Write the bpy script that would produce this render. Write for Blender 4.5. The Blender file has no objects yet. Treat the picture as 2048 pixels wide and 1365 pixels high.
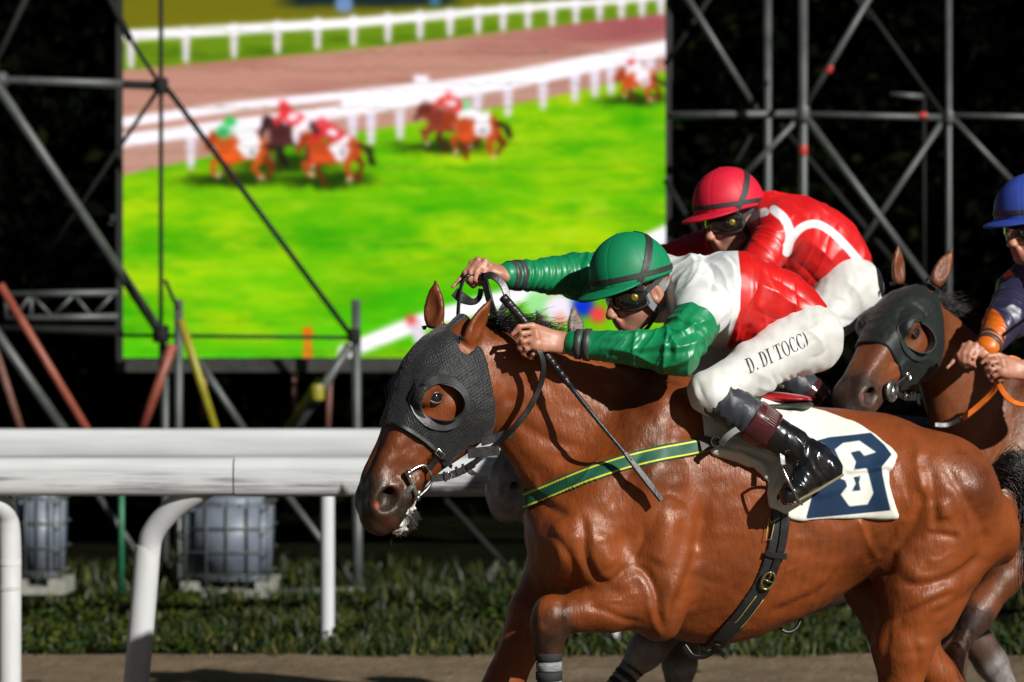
import bpy, bmesh, math, random
import numpy as np
from mathutils import Vector, Matrix

random.seed(7); rng = np.random.default_rng(7)
scene = bpy.context.scene
COL = scene.collection
R = math.radians

# ------------------------------------------------------------------ camera, sky, sun, exposure
KS, D0, CH, HZ = 680.0, 7.0, 1.57, 704.0       # photo pixels per metre at D0 metres, eye height, horizon row
SUN_EL, SUN_AZ = R(29), R(39)                  # floodlight: above, to the right of and behind the camera
cam = bpy.data.cameras.new('camera'); cam_o = bpy.data.objects.new('camera', cam); COL.objects.link(cam_o)
cam_o.location = (0, 0, CH); cam_o.rotation_euler = (R(90), 0, 0)
cam.sensor_width = 36.0; cam.lens = 36.0 * D0 * KS / 2048.0
cam.shift_y = (HZ - 682.5) / 2048.0
cam.clip_start = 0.1; cam.clip_end = 2000
cam.dof.use_dof = True; cam.dof.focus_distance = 6.95; cam.dof.aperture_fstop = 2.8
scene.camera = cam_o
world = bpy.data.worlds.new('World'); scene.world = world; world.use_nodes = True
wn = world.node_tree.nodes; wl = world.node_tree.links
bg = wn.get('Background') or wn.new('ShaderNodeBackground')
sky = wn.new('ShaderNodeTexSky'); sky.sky_type = 'NISHITA'; sky.sun_disc = False
sky.sun_elevation = SUN_EL; sky.sun_rotation = R(180) - SUN_AZ
wl.new(sky.outputs[0], bg.inputs[0]); bg.inputs[1].default_value = 0.017
sun = bpy.data.lights.new('floodlight_sun', 'SUN'); sun.energy = 5.0; sun.angle = R(0.6); sun.color = (1.0, .975, .935)
sun_o = bpy.data.objects.new('floodlight_sun', sun); COL.objects.link(sun_o)
SV = Vector((-math.cos(SUN_EL)*math.sin(SUN_AZ), math.cos(SUN_EL)*math.cos(SUN_AZ), -math.sin(SUN_EL)))
sun_o.rotation_euler = SV.to_track_quat('-Z', 'Y').to_euler()
vs = scene.view_settings; vs.view_transform = 'Standard'; vs.look = 'None'; vs.exposure = 0.3; vs.gamma = 1.0
vs.use_curve_mapping = False

# ------------------------------------------------------------------ photo geometry -> world
def A(*v): return np.array(v, float)
def unit(v): v = np.asarray(v, float); return v / np.linalg.norm(v)
def P(px, py, y=D0):
    k = KS * D0 / y
    return A((px - 1024) / k, y, CH - (py - HZ) / k)
def proj(v):                                   # world -> photo pixel (n,2)
    v = np.asarray(v); k = KS * D0 / v[:, 1]
    return np.stack([1024 + v[:, 0] * k, HZ - (v[:, 2] - CH) * k], 1)
class Frame:
    """median plane of a horse and rider; lat metres towards the near (camera) side"""
    def __init__(s, O, yaw):
        s.O = A(*O); s.F = A(-math.cos(yaw), -math.sin(yaw), 0); s.L = A(math.sin(yaw), -math.cos(yaw), 0)
    def __call__(s, px, py, lat=0.0):
        d = A((px - 1024) / (KS * D0), 1, -(py - HZ) / (KS * D0))
        y = (lat + s.O @ s.L - A(0, 0, CH) @ s.L) / (d @ s.L)
        return A(0, 0, CH) + d * y
    def mir(s, p):
        return p - 2 * ((p - s.O) @ s.L) * s.L

# ------------------------------------------------------------------ materials
def srgb(r, g, b):
    f = lambda c: (c/255/12.92 if c/255 <= .04045 else ((c/255+.055)/1.055)**2.4)
    return (f(r), f(g), f(b))
MATS = {}
class NT:
    def __init__(s, m):
        m.use_nodes = True; s.m = m; s.t = m.node_tree; s.n = s.t.nodes; s.l = s.t.links
        s.b = next(n for n in s.n if n.type == 'BSDF_PRINCIPLED')
    def node(s, typ, **kw):
        n = s.n.new(typ)
        for k, v in kw.items():
            if k.startswith('i_'):
                key = k[2:]; key = int(key) if key.isdigit() else key.replace('_', ' ')
                n.inputs[key].default_value = v
            else: setattr(n, k, v)
        return n
    def link(s, a, b): s.l.new(a, b)
    def coord(s, scale=(1, 1, 1), rot=(0, 0, 0)):
        c = s.node('ShaderNodeTexCoord'); mp = s.node('ShaderNodeMapping')
        mp.inputs['Scale'].default_value = scale; mp.inputs['Rotation'].default_value = rot
        s.link(c.outputs['Object'], mp.inputs['Vector']); return mp.outputs[0]
    def noise(s, scale=10, detail=4, rough=.6, vec=None, sc=(1, 1, 1), rot=(0, 0, 0)):
        n = s.node('ShaderNodeTexNoise'); n.inputs['Scale'].default_value = scale
        n.inputs['Detail'].default_value = detail; n.inputs['Roughness'].default_value = rough
        s.link(vec if vec is not None else s.coord(sc, rot), n.inputs['Vector']); return n.outputs['Fac']
    def ridged(s, scale, sc=(1, 1, 1), rot=(0, 0, 0), detail=3, dist=.6):
        n = s.node('ShaderNodeTexNoise'); n.noise_type = 'RIDGED_MULTIFRACTAL'; n.inputs['Scale'].default_value = scale; n.inputs['Detail'].default_value = detail
        n.inputs['Distortion'].default_value = dist; s.link(s.coord(sc, rot), n.inputs['Vector']); return n.outputs['Fac']
    def ramp(s, fac, stops):
        r = s.node('ShaderNodeValToRGB'); e = r.color_ramp.elements
        while len(e) < len(stops): e.new(.5)
        for el, (p, c) in zip(e, stops):
            el.position = p; el.color = (*c, 1) if len(c) == 3 else c
        s.link(fac, r.inputs[0]); return r.outputs[0]
    def mix(s, fac, a, b):
        m = s.node('ShaderNodeMix', data_type='RGBA')
        for inp, v in ((m.inputs[0], fac), (m.inputs[6], a), (m.inputs[7], b)):
            if isinstance(v, bpy.types.NodeSocket): s.link(v, inp)
            elif inp.type == 'VALUE': inp.default_value = v
            else: inp.default_value = (*v, 1)
        return m.outputs[2]
    def math(s, op, a, b=None, clamp=False):
        m = s.node('ShaderNodeMath', operation=op); m.use_clamp = clamp
        for i, v in enumerate((a, b)):
            if v is None: continue
            if isinstance(v, bpy.types.NodeSocket): s.link(v, m.inputs[i])
            else: m.inputs[i].default_value = v
        return m.outputs[0]
    def attr(s, name):
        a = s.node('ShaderNodeAttribute'); a.attribute_name = name; return a
    def step(s, val, edge=0.0, soft=.0015):     # 1 inside (val < edge)
        mr = s.node('ShaderNodeMapRange'); mr.clamp = True
        s.link(val, mr.inputs[0]); mr.inputs[1].default_value = edge - soft; mr.inputs[2].default_value = edge + soft
        mr.inputs[3].default_value = 1; mr.inputs[4].default_value = 0
        return mr.outputs[0]
    def bump(s, h, strength=.3, dist=.01, prev=None):
        b = s.node('ShaderNodeBump'); b.inputs['Strength'].default_value = strength; b.inputs['Distance'].default_value = dist
        s.link(h, b.inputs['Height'])
        if prev is not None: s.link(prev, b.inputs['Normal'])
        s.link(b.outputs[0], s.b.inputs['Normal']); return b.outputs[0]
    def base(s, c):
        if isinstance(c, bpy.types.NodeSocket): s.link(c, s.b.inputs['Base Color'])
        else: s.b.inputs['Base Color'].default_value = (*c, 1)
    def set(s, **kw):
        for k, v in kw.items(): s.b.inputs[k.replace('_', ' ')].default_value = v
def new_mat(name):
    m = bpy.data.materials.new(name); MATS[name] = m; return NT(m)
def plain(name, col, rough=.5, var=.25, vscale=14, bump=.15, bscale=60, bdist=.003, metal=0.0, sc=(1, 1, 1), coat=0.0, sheen=0.0, spec=.5):
    """a simple material: colour with mottled variation, roughness variation and fine relief"""
    t = new_mat(name)
    f = t.noise(vscale, 5, .65, sc=sc)
    lo = tuple(c * (1 - var) for c in col); hi = tuple(min(1, c * (1 + var)) for c in col)
    t.base(t.ramp(f, [(.3, lo), (.7, hi)]))
    rr = t.node('ShaderNodeMapRange'); t.link(f, rr.inputs[0]); rr.inputs[1].default_value = .3; rr.inputs[2].default_value = .7
    rr.inputs[3].default_value = max(.03, rough - .08); rr.inputs[4].default_value = min(1, rough + .08)
    t.link(rr.outputs[0], t.b.inputs['Roughness'])
    t.set(Metallic=metal, Coat_Weight=coat, Sheen_Weight=sheen, Specular_IOR_Level=spec)
    if bump: t.bump(t.noise(bscale, 3, .6, sc=sc), bump, bdist)
    return t.m

# ------------------------------------------------------------------ object helpers
def link(name, me, mat=None, parent=None):
    o = bpy.data.objects.new(name, me); COL.objects.link(o)
    if mat is not None and me is not None: me.materials.append(MATS[mat] if isinstance(mat, str) else mat)
    if parent is not None: o.parent = parent
    return o
def tag(o, label=None, cat=None, group=None, kind=None):
    if label: o['label'] = label
    if cat: o['category'] = cat
    if group: o['group'] = group
    if kind: o['kind'] = kind
    return o
def thing(name, label, cat, group=None, loc=(0, 0, 0)):
    o = bpy.data.objects.new(name, None); COL.objects.link(o); o.empty_display_size = .1
    o.location = loc
    return tag(o, label, cat, group)
def mesh_np(name, v, q, smooth=True):
    me = bpy.data.meshes.new(name); v = np.asarray(v, np.float32); q = np.asarray(q, np.int32); k = q.shape[1]
    me.vertices.add(len(v)); me.vertices.foreach_set('co', v.ravel())
    me.loops.add(q.size); me.loops.foreach_set('vertex_index', q.ravel())
    me.polygons.add(len(q)); me.polygons.foreach_set('loop_start', np.arange(0, q.size, k, dtype=np.int32))
    me.polygons.foreach_set('use_smooth', np.full(len(q), smooth, bool))
    me.update(calc_edges=True); me.validate(verbose=False)
    return me
def fattr(me, name, vals):
    a = me.attributes.new(name, 'FLOAT', 'POINT'); a.data.foreach_set('value', np.asarray(vals, np.float32))
def catmull(pts, n=8):
    pts = np.asarray(pts, float)
    if len(pts) < 3: return np.array([pts[0] + (pts[-1]-pts[0]) * t for t in np.linspace(0, 1, n+1)])
    q = np.vstack([2*pts[0]-pts[1], pts, 2*pts[-1]-pts[-2]]); out = []
    for i in range(1, len(q)-2):
        for t in np.linspace(0, 1, n, endpoint=False):
            a, b, c, d = q[i-1], q[i], q[i+1], q[i+2]
            out.append(.5*((2*b)+(-a+c)*t+(2*a-5*b+4*c-d)*t*t+(-a+3*b-3*c+d)*t**3))
    out.append(q[-2]); return np.array(out)
class MB:
    """collects shapes into one mesh"""
    def __init__(s): s.v = []; s.f = []; s.n = 0; s.sharp = False
    def add(s, v, f):
        v = np.asarray(v, float); s.v.append(v); s.f += [tuple(int(i)+s.n for i in q) for q in f]; s.n += len(v); return s
    def tube(s, pts, r, seg=10, caps=True, smooth=0):
        pts = np.asarray(pts, float)
        if smooth: 
            rr = np.full(len(pts), r, float) if np.isscalar(r) else np.asarray(r, float)
            r = np.interp(np.linspace(0, 1, (len(pts)-1)*smooth+1), np.linspace(0, 1, len(pts)), rr); pts = catmull(pts, smooth)
        n = len(pts); rr = np.full(n, r, float) if np.isscalar(r) else np.asarray(r, float)
        tg = np.gradient(pts, axis=0); tg /= np.linalg.norm(tg, axis=1)[:, None] + 1e-12
        up = A(0, 0, 1) if abs(tg[0][2]) < .9 else A(1, 0, 0)
        u = unit(np.cross(tg[0], up)); V = []
        for i in range(n):
            u = unit(u - (u @ tg[i]) * tg[i]); w = np.cross(tg[i], u)
            for a in np.linspace(0, 2*math.pi, seg, endpoint=False):
                V.append(pts[i] + rr[i]*(math.cos(a)*u + math.sin(a)*w))
        F = [(i*seg+j, i*seg+(j+1) % seg, (i+1)*seg+(j+1) % seg, (i+1)*seg+j) for i in range(n-1) for j in range(seg)]
        if caps: F += [tuple(range(seg-1, -1, -1)), tuple(range((n-1)*seg, n*seg))]
        return s.add(V, F)
    def ribbon(s, pts, width, thick, nrm, smooth=0):
        """strap: rectangular section swept along pts; nrm = outward face direction (one or per point)"""
        pts = np.asarray(pts, float); nr = np.asarray(nrm, float); s.sharp = True
        if nr.ndim == 1: nr = np.tile(nr, (len(pts), 1))
        if smooth: nr = catmull(nr, smooth); pts = catmull(pts, smooth)
        n = len(pts); wd = np.full(n, width, float) if np.isscalar(width) else np.interp(np.linspace(0, 1, n), np.linspace(0, 1, len(width)), width)
        tg = np.gradient(pts, axis=0); tg /= np.linalg.norm(tg, axis=1)[:, None] + 1e-12
        V = []
        for i in range(n):
            nn = unit(nr[i] - (nr[i] @ tg[i]) * tg[i]); sd = np.cross(nn, tg[i]); a, b = wd[i]/2, thick/2; c = b*.5
            for x, y in ((-a, -b), (-a, b-c), (-a+c, b), (a-c, b), (a, b-c), (a, -b)):
                V.append(pts[i] + sd*x + nn*y)
        k = 6
        F = [(i*k+j, i*k+(j+1) % k, (i+1)*k+(j+1) % k, (i+1)*k+j) for i in range(n-1) for j in range(k)]
        F += [tuple(range(k-1, -1, -1)), tuple(range((n-1)*k, n*k))]
        return s.add(V, F)
    def box(s, lo, hi, M=None):
        lo = np.asarray(lo, float); hi = np.asarray(hi, float)
        V = np.array([[(lo, hi)[i][0], (lo, hi)[j][1], (lo, hi)[k][2]] for i in (0, 1) for j in (0, 1) for k in (0, 1)])
        if M is not None: V = V @ np.asarray(M)[:3, :3].T + np.asarray(M)[:3, 3]
        return s.add(V, [(0, 1, 3, 2), (4, 6, 7, 5), (0, 4, 5, 1), (2, 3, 7, 6), (0, 2, 6, 4), (1, 5, 7, 3)])
    def grid(s, fn, nu, nv, closed_u=False):
        V = [fn(i/(nu if closed_u else nu-1), j/(nv-1)) for i in range(nu) for j in range(nv)]
        m = nu if closed_u else nu-1
        F = [(i*nv+j, ((i+1) % nu)*nv+j, ((i+1) % nu)*nv+j+1, i*nv+j+1) for i in range(m) for j in range(nv-1)]
        return s.add(V, F)
    def build(s, name, mat, parent=None, smooth=True, bevel=0, solid=0, auto=None):
        me = bpy.data.meshes.new(name); me.from_pydata(np.vstack(s.v).tolist(), [], s.f); 
        bm = bmesh.new(); bm.from_mesh(me); bmesh.ops.recalc_face_normals(bm, faces=bm.faces); bm.to_mesh(me); bm.free()
        me.polygons.foreach_set('use_smooth', [smooth]*len(me.polygons)); me.update()
        if s.sharp and not auto: auto = 32
        if auto:
            me.set_sharp_from_angle(angle=R(auto))
        o = link(name, me, mat, parent)
        if solid:
            md = o.modifiers.new('solid', 'SOLIDIFY'); md.thickness = solid; md.offset = 0
        if bevel:
            md = o.modifiers.new('bevel', 'BEVEL'); md.width = bevel; md.segments = 2; md.limit_method = 'ANGLE'
        return o

# ------------------------------------------------------------------ distance fields -> one continuous skin
class Field:
    def __init__(s, lo, hi, h):
        s.h = h; s.lo = np.asarray(lo, float); s.n = np.ceil((np.asarray(hi)-s.lo)/h).astype(int)+1
        s.d = np.full(s.n, .5, np.float32)
    def win(s, lo, hi):
        a = np.clip(np.floor((lo-s.lo)/s.h).astype(int), 0, s.n); b = np.clip(np.ceil((hi-s.lo)/s.h).astype(int)+1, 0, s.n)
        if (b <= a).any(): return None
        sl = tuple(slice(i, j) for i, j in zip(a, b))
        g = [(s.lo[i]+s.h*np.arange(a[i], b[i])).astype(np.float32) for i in range(3)]
        return sl, g[0][:, None, None], g[1][None, :, None], g[2][None, None, :]
    def put(s, prim, k=.03, grow=0.0, op='u'):
        fn, lo, hi = prim; m = k + 4*s.h + abs(grow)
        w = s.win(lo-m, hi+m)
        if w is None: return s
        sl, X, Y, Z = w; b = fn(X, Y, Z).astype(np.float32) - np.float32(grow); a = s.d[sl]
        if op == 'u':
            hh = np.maximum(k-np.abs(a-b), 0)/max(k, 1e-6); s.d[sl] = np.minimum(a, b)-hh*hh*k*.25
        elif op == 's':                                   # subtract
            b = -b; hh = np.maximum(k-np.abs(a-b), 0)/max(k, 1e-6); s.d[sl] = np.maximum(a, b)+hh*hh*k*.25
        return s
    def mesh(s, smooth=2):
        d = s.d.copy()
        for ax in range(3):                               # close at the border
            ix = [slice(None)]*3
            for e in (0, -1): ix[ax] = e; d[tuple(ix)] = np.maximum(d[tuple(ix)], 1e-3)
        S = d < 0; nx, ny, nz = S.shape
        c = np.zeros((nx-1, ny-1, nz-1), np.uint8)
        for i in (0, 1):
            for j in (0, 1):
                for k in (0, 1): c += S[i:nx-1+i, j:ny-1+j, k:nz-1+k]
        I = np.argwhere((c > 0) & (c < 8)); vid = np.full(c.shape, -1, np.int32); vid[tuple(I.T)] = np.arange(len(I))
        acc = np.zeros((len(I), 3)); cnt = np.zeros(len(I))
        cor = [(i, j, k) for i in (0, 1) for j in (0, 1) for k in (0, 1)]
        dv = {q: d[I[:, 0]+q[0], I[:, 1]+q[1], I[:, 2]+q[2]] for q in cor}
        for q in cor:
            for ax in range(3):
                if q[ax]: continue
                q2 = tuple(1 if a == ax else q[a] for a in range(3)); a, b = dv[q], dv[q2]
                m = (a < 0) != (b < 0); t = a[m]/(a[m]-b[m])
                pos = np.tile(np.array(q, float), (m.sum(), 1)); pos[:, ax] += t
                acc[m] += pos; cnt[m] += 1
        v = s.lo + (I + acc/cnt[:, None])*s.h
        Q = []
        for ax in range(3):
            a0 = [slice(None)]*3; a1 = [slice(None)]*3; a0[ax] = slice(0, -1); a1[ax] = slice(1, None)
            s0, s1 = S[tuple(a0)], S[tuple(a1)]; E = np.argwhere(s0 != s1); ins = s0[tuple(E.T)]
            b, g = [(1, 2), (2, 0), (0, 1)][ax]
            ok = (E[:, b] > 0) & (E[:, g] > 0) & (E[:, b] < S.shape[b]-1) & (E[:, g] < S.shape[g]-1); E = E[ok]; ins = ins[ok]
            def cell(db, dg):
                e = E.copy(); e[:, b] += db; e[:, g] += dg; return vid[tuple(e.T)]
            q = np.stack([cell(-1, -1), cell(0, -1), cell(0, 0), cell(-1, 0)], 1)
            q[~ins] = q[~ins][:, ::-1]; Q.append(q)
        q = np.vstack(Q); q = q[(q >= 0).all(1)]
        for _ in range(smooth): v = relax(v, q, .5)
        return v, q
def relax(v, q, lam=.5):
    e0 = q.ravel(); e1 = np.roll(q, -1, 1).ravel(); n = len(v)
    deg = np.bincount(e0, minlength=n)+np.bincount(e1, minlength=n)+1e-9
    av = np.stack([(np.bincount(e0, v[e1, i], n)+np.bincount(e1, v[e0, i], n))/deg for i in range(3)], 1)
    return v+(av-v)*lam
def normals(v, q):
    c = np.cross(v[q[:, 2]]-v[q[:, 0]], v[q[:, 3]]-v[q[:, 1]]); n = np.zeros_like(v)
    for i in range(3):
        for k in range(4): n[:, i] += np.bincount(q[:, k], c[:, i], len(v))
    return n/(np.linalg.norm(n, axis=1)[:, None]+1e-12)
def cone(a, b, ra, rb, flat=None):
    """round tapered limb; flat=(direction, factor) squashes it along a direction"""
    a = np.asarray(a, float); b = np.asarray(b, float); ab = b-a; L2 = ab @ ab; r = max(ra, rb)*1.05
    def fn(X, Y, Z):
        dx, dy, dz = X-a[0], Y-a[1], Z-a[2]
        t = np.clip((dx*ab[0]+dy*ab[1]+dz*ab[2])/L2, 0, 1)
        ex, ey, ez = dx-t*ab[0], dy-t*ab[1], dz-t*ab[2]
        d2 = ex*ex+ey*ey+ez*ez
        if flat is not None:
            f, k = flat; u = ex*f[0]+ey*f[1]+ez*f[2]; d2 = d2+u*u*(1/(k*k)-1)
        rr = ra+(rb-ra)*t
        return np.sqrt(d2)-rr
    return fn, np.minimum(a, b)-r, np.maximum(a, b)+r
def ell(c, r, axes=None):
    c = np.asarray(c, float); r = np.asarray(r, float)
    M = np.eye(3) if axes is None else np.array([unit(x) for x in axes]); m = r.max()
    def fn(X, Y, Z):
        dx, dy, dz = X-c[0], Y-c[1], Z-c[2]
        s = 0; s2 = 0
        for i in range(3):
            u = (dx*M[i, 0]+dy*M[i, 1]+dz*M[i, 2])/r[i]; s = s+u*u; s2 = s2+(u/r[i])**2
        k0 = np.sqrt(s); return k0*(k0-1)/np.sqrt(s2+1e-9)
    return fn, c-m, c+m
def loft(secs, W, U=None, p=2.0, straight=None):
    """secs: list of (top point, bottom point, half width); W lateral axis; sections strung on a straight axis"""
    T = np.array([s[0] for s in secs]); B = np.array([s[1] for s in secs]); w = np.array([s[2] for s in secs], float)
    M = (T+B)/2; a = M[0]; ax = unit(M[-1]-M[0]); W = unit(W); ax = unit(ax-(ax @ W)*W); U = np.cross(W, ax)
    if ((T-B) @ U).sum() < 0: U = -U
    t = (M-a) @ ax; up = (T-a) @ U; dn = (B-a) @ U
    tt = np.linspace(t[0], t[-1], 300)
    def sm(y):                                            # smooth interpolation through the sections
        m = np.gradient(y, t); i = np.clip(np.searchsorted(t, tt)-1, 0, len(t)-2); hgt = t[i+1]-t[i]; x = (tt-t[i])/hgt
        return (2*x**3-3*x**2+1)*y[i]+(x**3-2*x**2+x)*hgt*m[i]+(-2*x**3+3*x**2)*y[i+1]+(x**3-x**2)*hgt*m[i+1]
    lu, ld, lw = sm(up).astype(np.float32), sm(dn).astype(np.float32), np.maximum(sm(w), .004).astype(np.float32)
    lo = np.minimum(T, B).min(0)-w.max(); hi = np.maximum(T, B).max(0)+w.max()
    def fn(X, Y, Z):
        dx, dy, dz = X-a[0], Y-a[1], Z-a[2]
        s = dx*ax[0]+dy*ax[1]+dz*ax[2]; u = dx*U[0]+dy*U[1]+dz*U[2]; l = dx*W[0]+dy*W[1]+dz*W[2]
        f = np.clip((s-t[0])/(t[-1]-t[0])*299, 0, 299); i = np.minimum(f.astype(np.int32), 298); f = f-i
        g = lambda arr: arr[i]*(1-f)+arr[i+1]*f
        tu, td, ww = g(lu), g(ld), g(lw); h = np.maximum((tu-td)*.5, .004); uc = (tu+td)*.5
        if p == 2.0: r = np.sqrt(((u-uc)/h)**2+(l/ww)**2)
        else: r = (np.abs((u-uc)/h)**p+np.abs(l/ww)**p)**(1/p)
        d = (r-1)*np.minimum(h, ww)
        e = np.maximum(np.maximum(t[0]-s, s-t[-1]), 0)
        return np.where(e > 0, np.sqrt(np.maximum(d, 0)**2+e*e), d)
    return fn, lo, hi
def vnoise(p, seed=0):
    p = np.asarray(p, float); i = np.floor(p).astype(np.int64); f = p-i; u = f*f*(3-2*f); out = np.zeros(len(p))
    for a in (0, 1):
        for b in (0, 1):
            for c in (0, 1):
                h = (i[:, 0]+a)*374761393+(i[:, 1]+b)*668265263+(i[:, 2]+c)*2147483647+seed*1274126177
                h = (h ^ (h >> 13))*1274126177; h = (h ^ (h >> 16)) & 0xffff
                w = (u[:, 0] if a else 1-u[:, 0])*(u[:, 1] if b else 1-u[:, 1])*(u[:, 2] if c else 1-u[:, 2])
                out += w*(h/32767.5-1)
    return out
def poly_dist(p, poly, closed=False):
    """distance of 2-d points to a polyline and the side sign"""
    p = np.asarray(p, float); q = np.asarray(poly, float); n = len(q) if closed else len(q)-1
    best = np.full(len(p), 1e9); side = np.zeros(len(p)); par = np.zeros(len(p))
    for i in range(n):
        a, b = q[i], q[(i+1) % len(q)]; ab = b-a; L = ab @ ab+1e-9
        t = np.clip(((p-a) @ ab)/L, 0, 1); e = p-a-t[:, None]*ab; d = np.hypot(e[:, 0], e[:, 1])
        m = d < best; best[m] = d[m]; cr = ab[0]*(p[:, 1]-a[1])-ab[1]*(p[:, 0]-a[0]); side[m] = np.sign(cr[m]); par[m] = (i+t[m])/n
    return best, side, par
def poly_sd(p, poly):
    """signed distance to a closed 2-d polygon, negative inside"""
    d, _, _ = poly_dist(p, poly, True); q = np.asarray(poly, float); ins = np.zeros(len(p), bool)
    for i in range(len(q)):
        a, b = q[i], q[i-1]; c = (a[1] > p[:, 1]) != (b[1] > p[:, 1])
        with np.errstate(divide='ignore', invalid='ignore'):
            x = (b[0]-a[0])*(p[:, 1]-a[1])/(b[1]-a[1])+a[0]
        ins ^= c & (p[:, 0] < x)
    return np.where(ins, -d, d)
def strands(S, r0, r1):
    """S (n,k,3) hair paths -> thin three-sided tapering hairs in one mesh"""
    S = np.asarray(S, float); n, k, _ = S.shape; tg = np.gradient(S, axis=1); tg /= np.linalg.norm(tg, axis=2, keepdims=True)+1e-9
    u = np.cross(tg, A(.3, .5, .81)); u /= np.linalg.norm(u, axis=2, keepdims=True)+1e-9; w = np.cross(tg, u)
    r = np.linspace(r0, r1, k)[None, :, None]
    V = np.stack([S+r*(math.cos(a)*u+math.sin(a)*w) for a in (0, 2.094, 4.189)], 2).reshape(-1, 3)
    b = (np.arange(n)[:, None]*k+np.arange(k-1)[None, :]).ravel()*3
    Q = np.vstack([np.stack([b+j, b+(j+1) % 3, b+3+(j+1) % 3, b+3+j], 1) for j in range(3)])
    return V, Q
# ------------------------------------------------------------------ ground
def sheet(name, x0, x1, y0, y1, z, mat, nx=2, ny=2, amp=0, kind='structure'):
    m = MB(); m.grid(lambda u, v: A(x0+(x1-x0)*u, y0+(y1-y0)*v, z), nx, ny); 
    if amp:
        V = m.v[0]; V[:, 2] += amp*(vnoise(V*A(3, 3, 1), 5)+.6*vnoise(V*A(9, 9, 1), 6)+.4*vnoise(V*A(23, 23, 1), 7))
    o = m.build(name, mat); return tag(o, kind=kind)
t = new_mat('soil'); f = t.noise(1.4, 6, .7); t.base(t.ramp(f, [(.3, (.004, .0045, .0025)), (.7, (.010, .011, .005))])); t.set(Roughness=1.0, Specular_IOR_Level=0.0); t.bump(t.noise(20, 5, .7), .8, .03)
t = new_mat('sand'); f = t.noise(2.2, 7, .72); g = t.noise(60, 3, .7)
t.base(t.mix(t.math('MULTIPLY', g, .5), t.ramp(f, [(.28, (.11, .076, .042)), (.5, (.19, .135, .08)), (.72, (.27, .20, .125))]), (.05, .034, .022)))
t.set(Roughness=.92, Specular_IOR_Level=.25); t.bump(g, .6, .01, t.bump(t.noise(11, 5, .7), .9, .05))
sheet('ground', -400, 400, -60, 900, 0, 'soil')
sheet('track', -40, 40, -6, 12.25, .012, 'sand', 400, 220, .012)

# grass verge behind the inner rail
def grass(name, n, x0, x1, y0, y1, hmin, hmax, mat, seed, dens=None):
    g = np.random.default_rng(seed); x = g.uniform(x0, x1, n); y = y0+(y1-y0)*g.random(n)
    c = vnoise(np.stack([x*1.3, y*1.3, 0*x], 1), seed); keep = g.random(n) < .55+.6*c; x, y, c = x[keep], y[keep], c[keep]; n = len(x)
    hgt = g.uniform(hmin, hmax, n)*(1+.5*c); a = g.uniform(0, 6.283, n); w = g.uniform(.004, .010, n); lean = g.normal(0, .45, (n, 2))*hgt[:, None]
    B = np.stack([x, y, 0*x], 1); s = np.stack([np.cos(a)*w, np.sin(a)*w, 0*a], 1)
    M = B+np.stack([lean[:, 0]*.35, lean[:, 1]*.35, hgt*.6], 1); T = B+np.stack([lean[:, 0], lean[:, 1], hgt], 1)
    V = np.stack([B-s, B+s, M+s*.7, M-s*.7, T+s*.1, T-s*.1], 1).reshape(-1, 3); i = np.arange(n)*6
    Q = np.vstack([np.stack([i, i+1, i+2, i+3], 1), np.stack([i+3, i+2, i+4, i+5], 1)])
    me = mesh_np(name, V, Q); fattr(me, 'tone', np.repeat(g.random(n), 6)); o = link(name, me, mat); return tag(o, kind='stuff')
t = new_mat('grass_blade'); t.base(t.ramp(t.attr('tone').outputs['Fac'], [(0, (.005, .013, .002)), (.5, (.014, .026, .003)), (.85, (.045, .050, .006)), (1, (.085, .078, .014))])); t.set(Roughness=.55, Specular_IOR_Level=.3)
grass('grass', 26000, -5.2, 4.4, 12.15, 14.6, .02, .08, 'grass_blade', 3)
grass('grass', 14000, -6.5, 6, 14.4, 17.5, .03, .12, 'grass_blade', 4)
def weeds(name, label, spots):
    """leafy weeds: broad leaves on short stems, one mesh of loose leaves"""
    V = []; F = []; tone = []; g = np.random.default_rng(11)
    for (x, y, hh, rad, nl) in spots:
        for _ in range(nl):
            a = g.uniform(0, 6.283); r = rad*math.sqrt(g.random()); z = hh*g.uniform(.15, 1)*(1-.5*(r/rad)**2); c = A(x+r*math.cos(a), y+r*math.sin(a), z)
            d = unit(A(math.cos(a), math.sin(a), g.uniform(-.4, .9))+g.normal(0, .35, 3)); u = unit(np.cross(d, g.normal(0, 1, 3))); L = g.uniform(.025, .06); w = L*.33; n = np.cross(d, u)
            i = len(V); V += [c, c+d*L*.5+u*w, c+d*L+n*.006, c+d*L*.5-u*w, c+d*L*.5-n*.008]; F += [(i, i+1, i+2, i+4), (i, i+4, i+2, i+3)]; tone += [g.random()]*5
    me = mesh_np(name, np.array(V), np.array(F)); fattr(me, 'tone', tone); o = link(name, me, 'weed_leaf'); return tag(o, kind='stuff')
t = new_mat('weed_leaf'); t.base(t.ramp(t.attr('tone').outputs['Fac'], [(0, (.005, .015, .002)), (.6, (.017, .034, .004)), (1, (.055, .062, .006))])); t.set(Roughness=.7, Specular_IOR_Level=.1)
g = np.random.default_rng(21)
weeds('weeds', '', [(g.uniform(-5, 4.2), g.uniform(12.4, 15.2), g.uniform(.02, .10), g.uniform(.1, .3), 60) for _ in range(150)])

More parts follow.
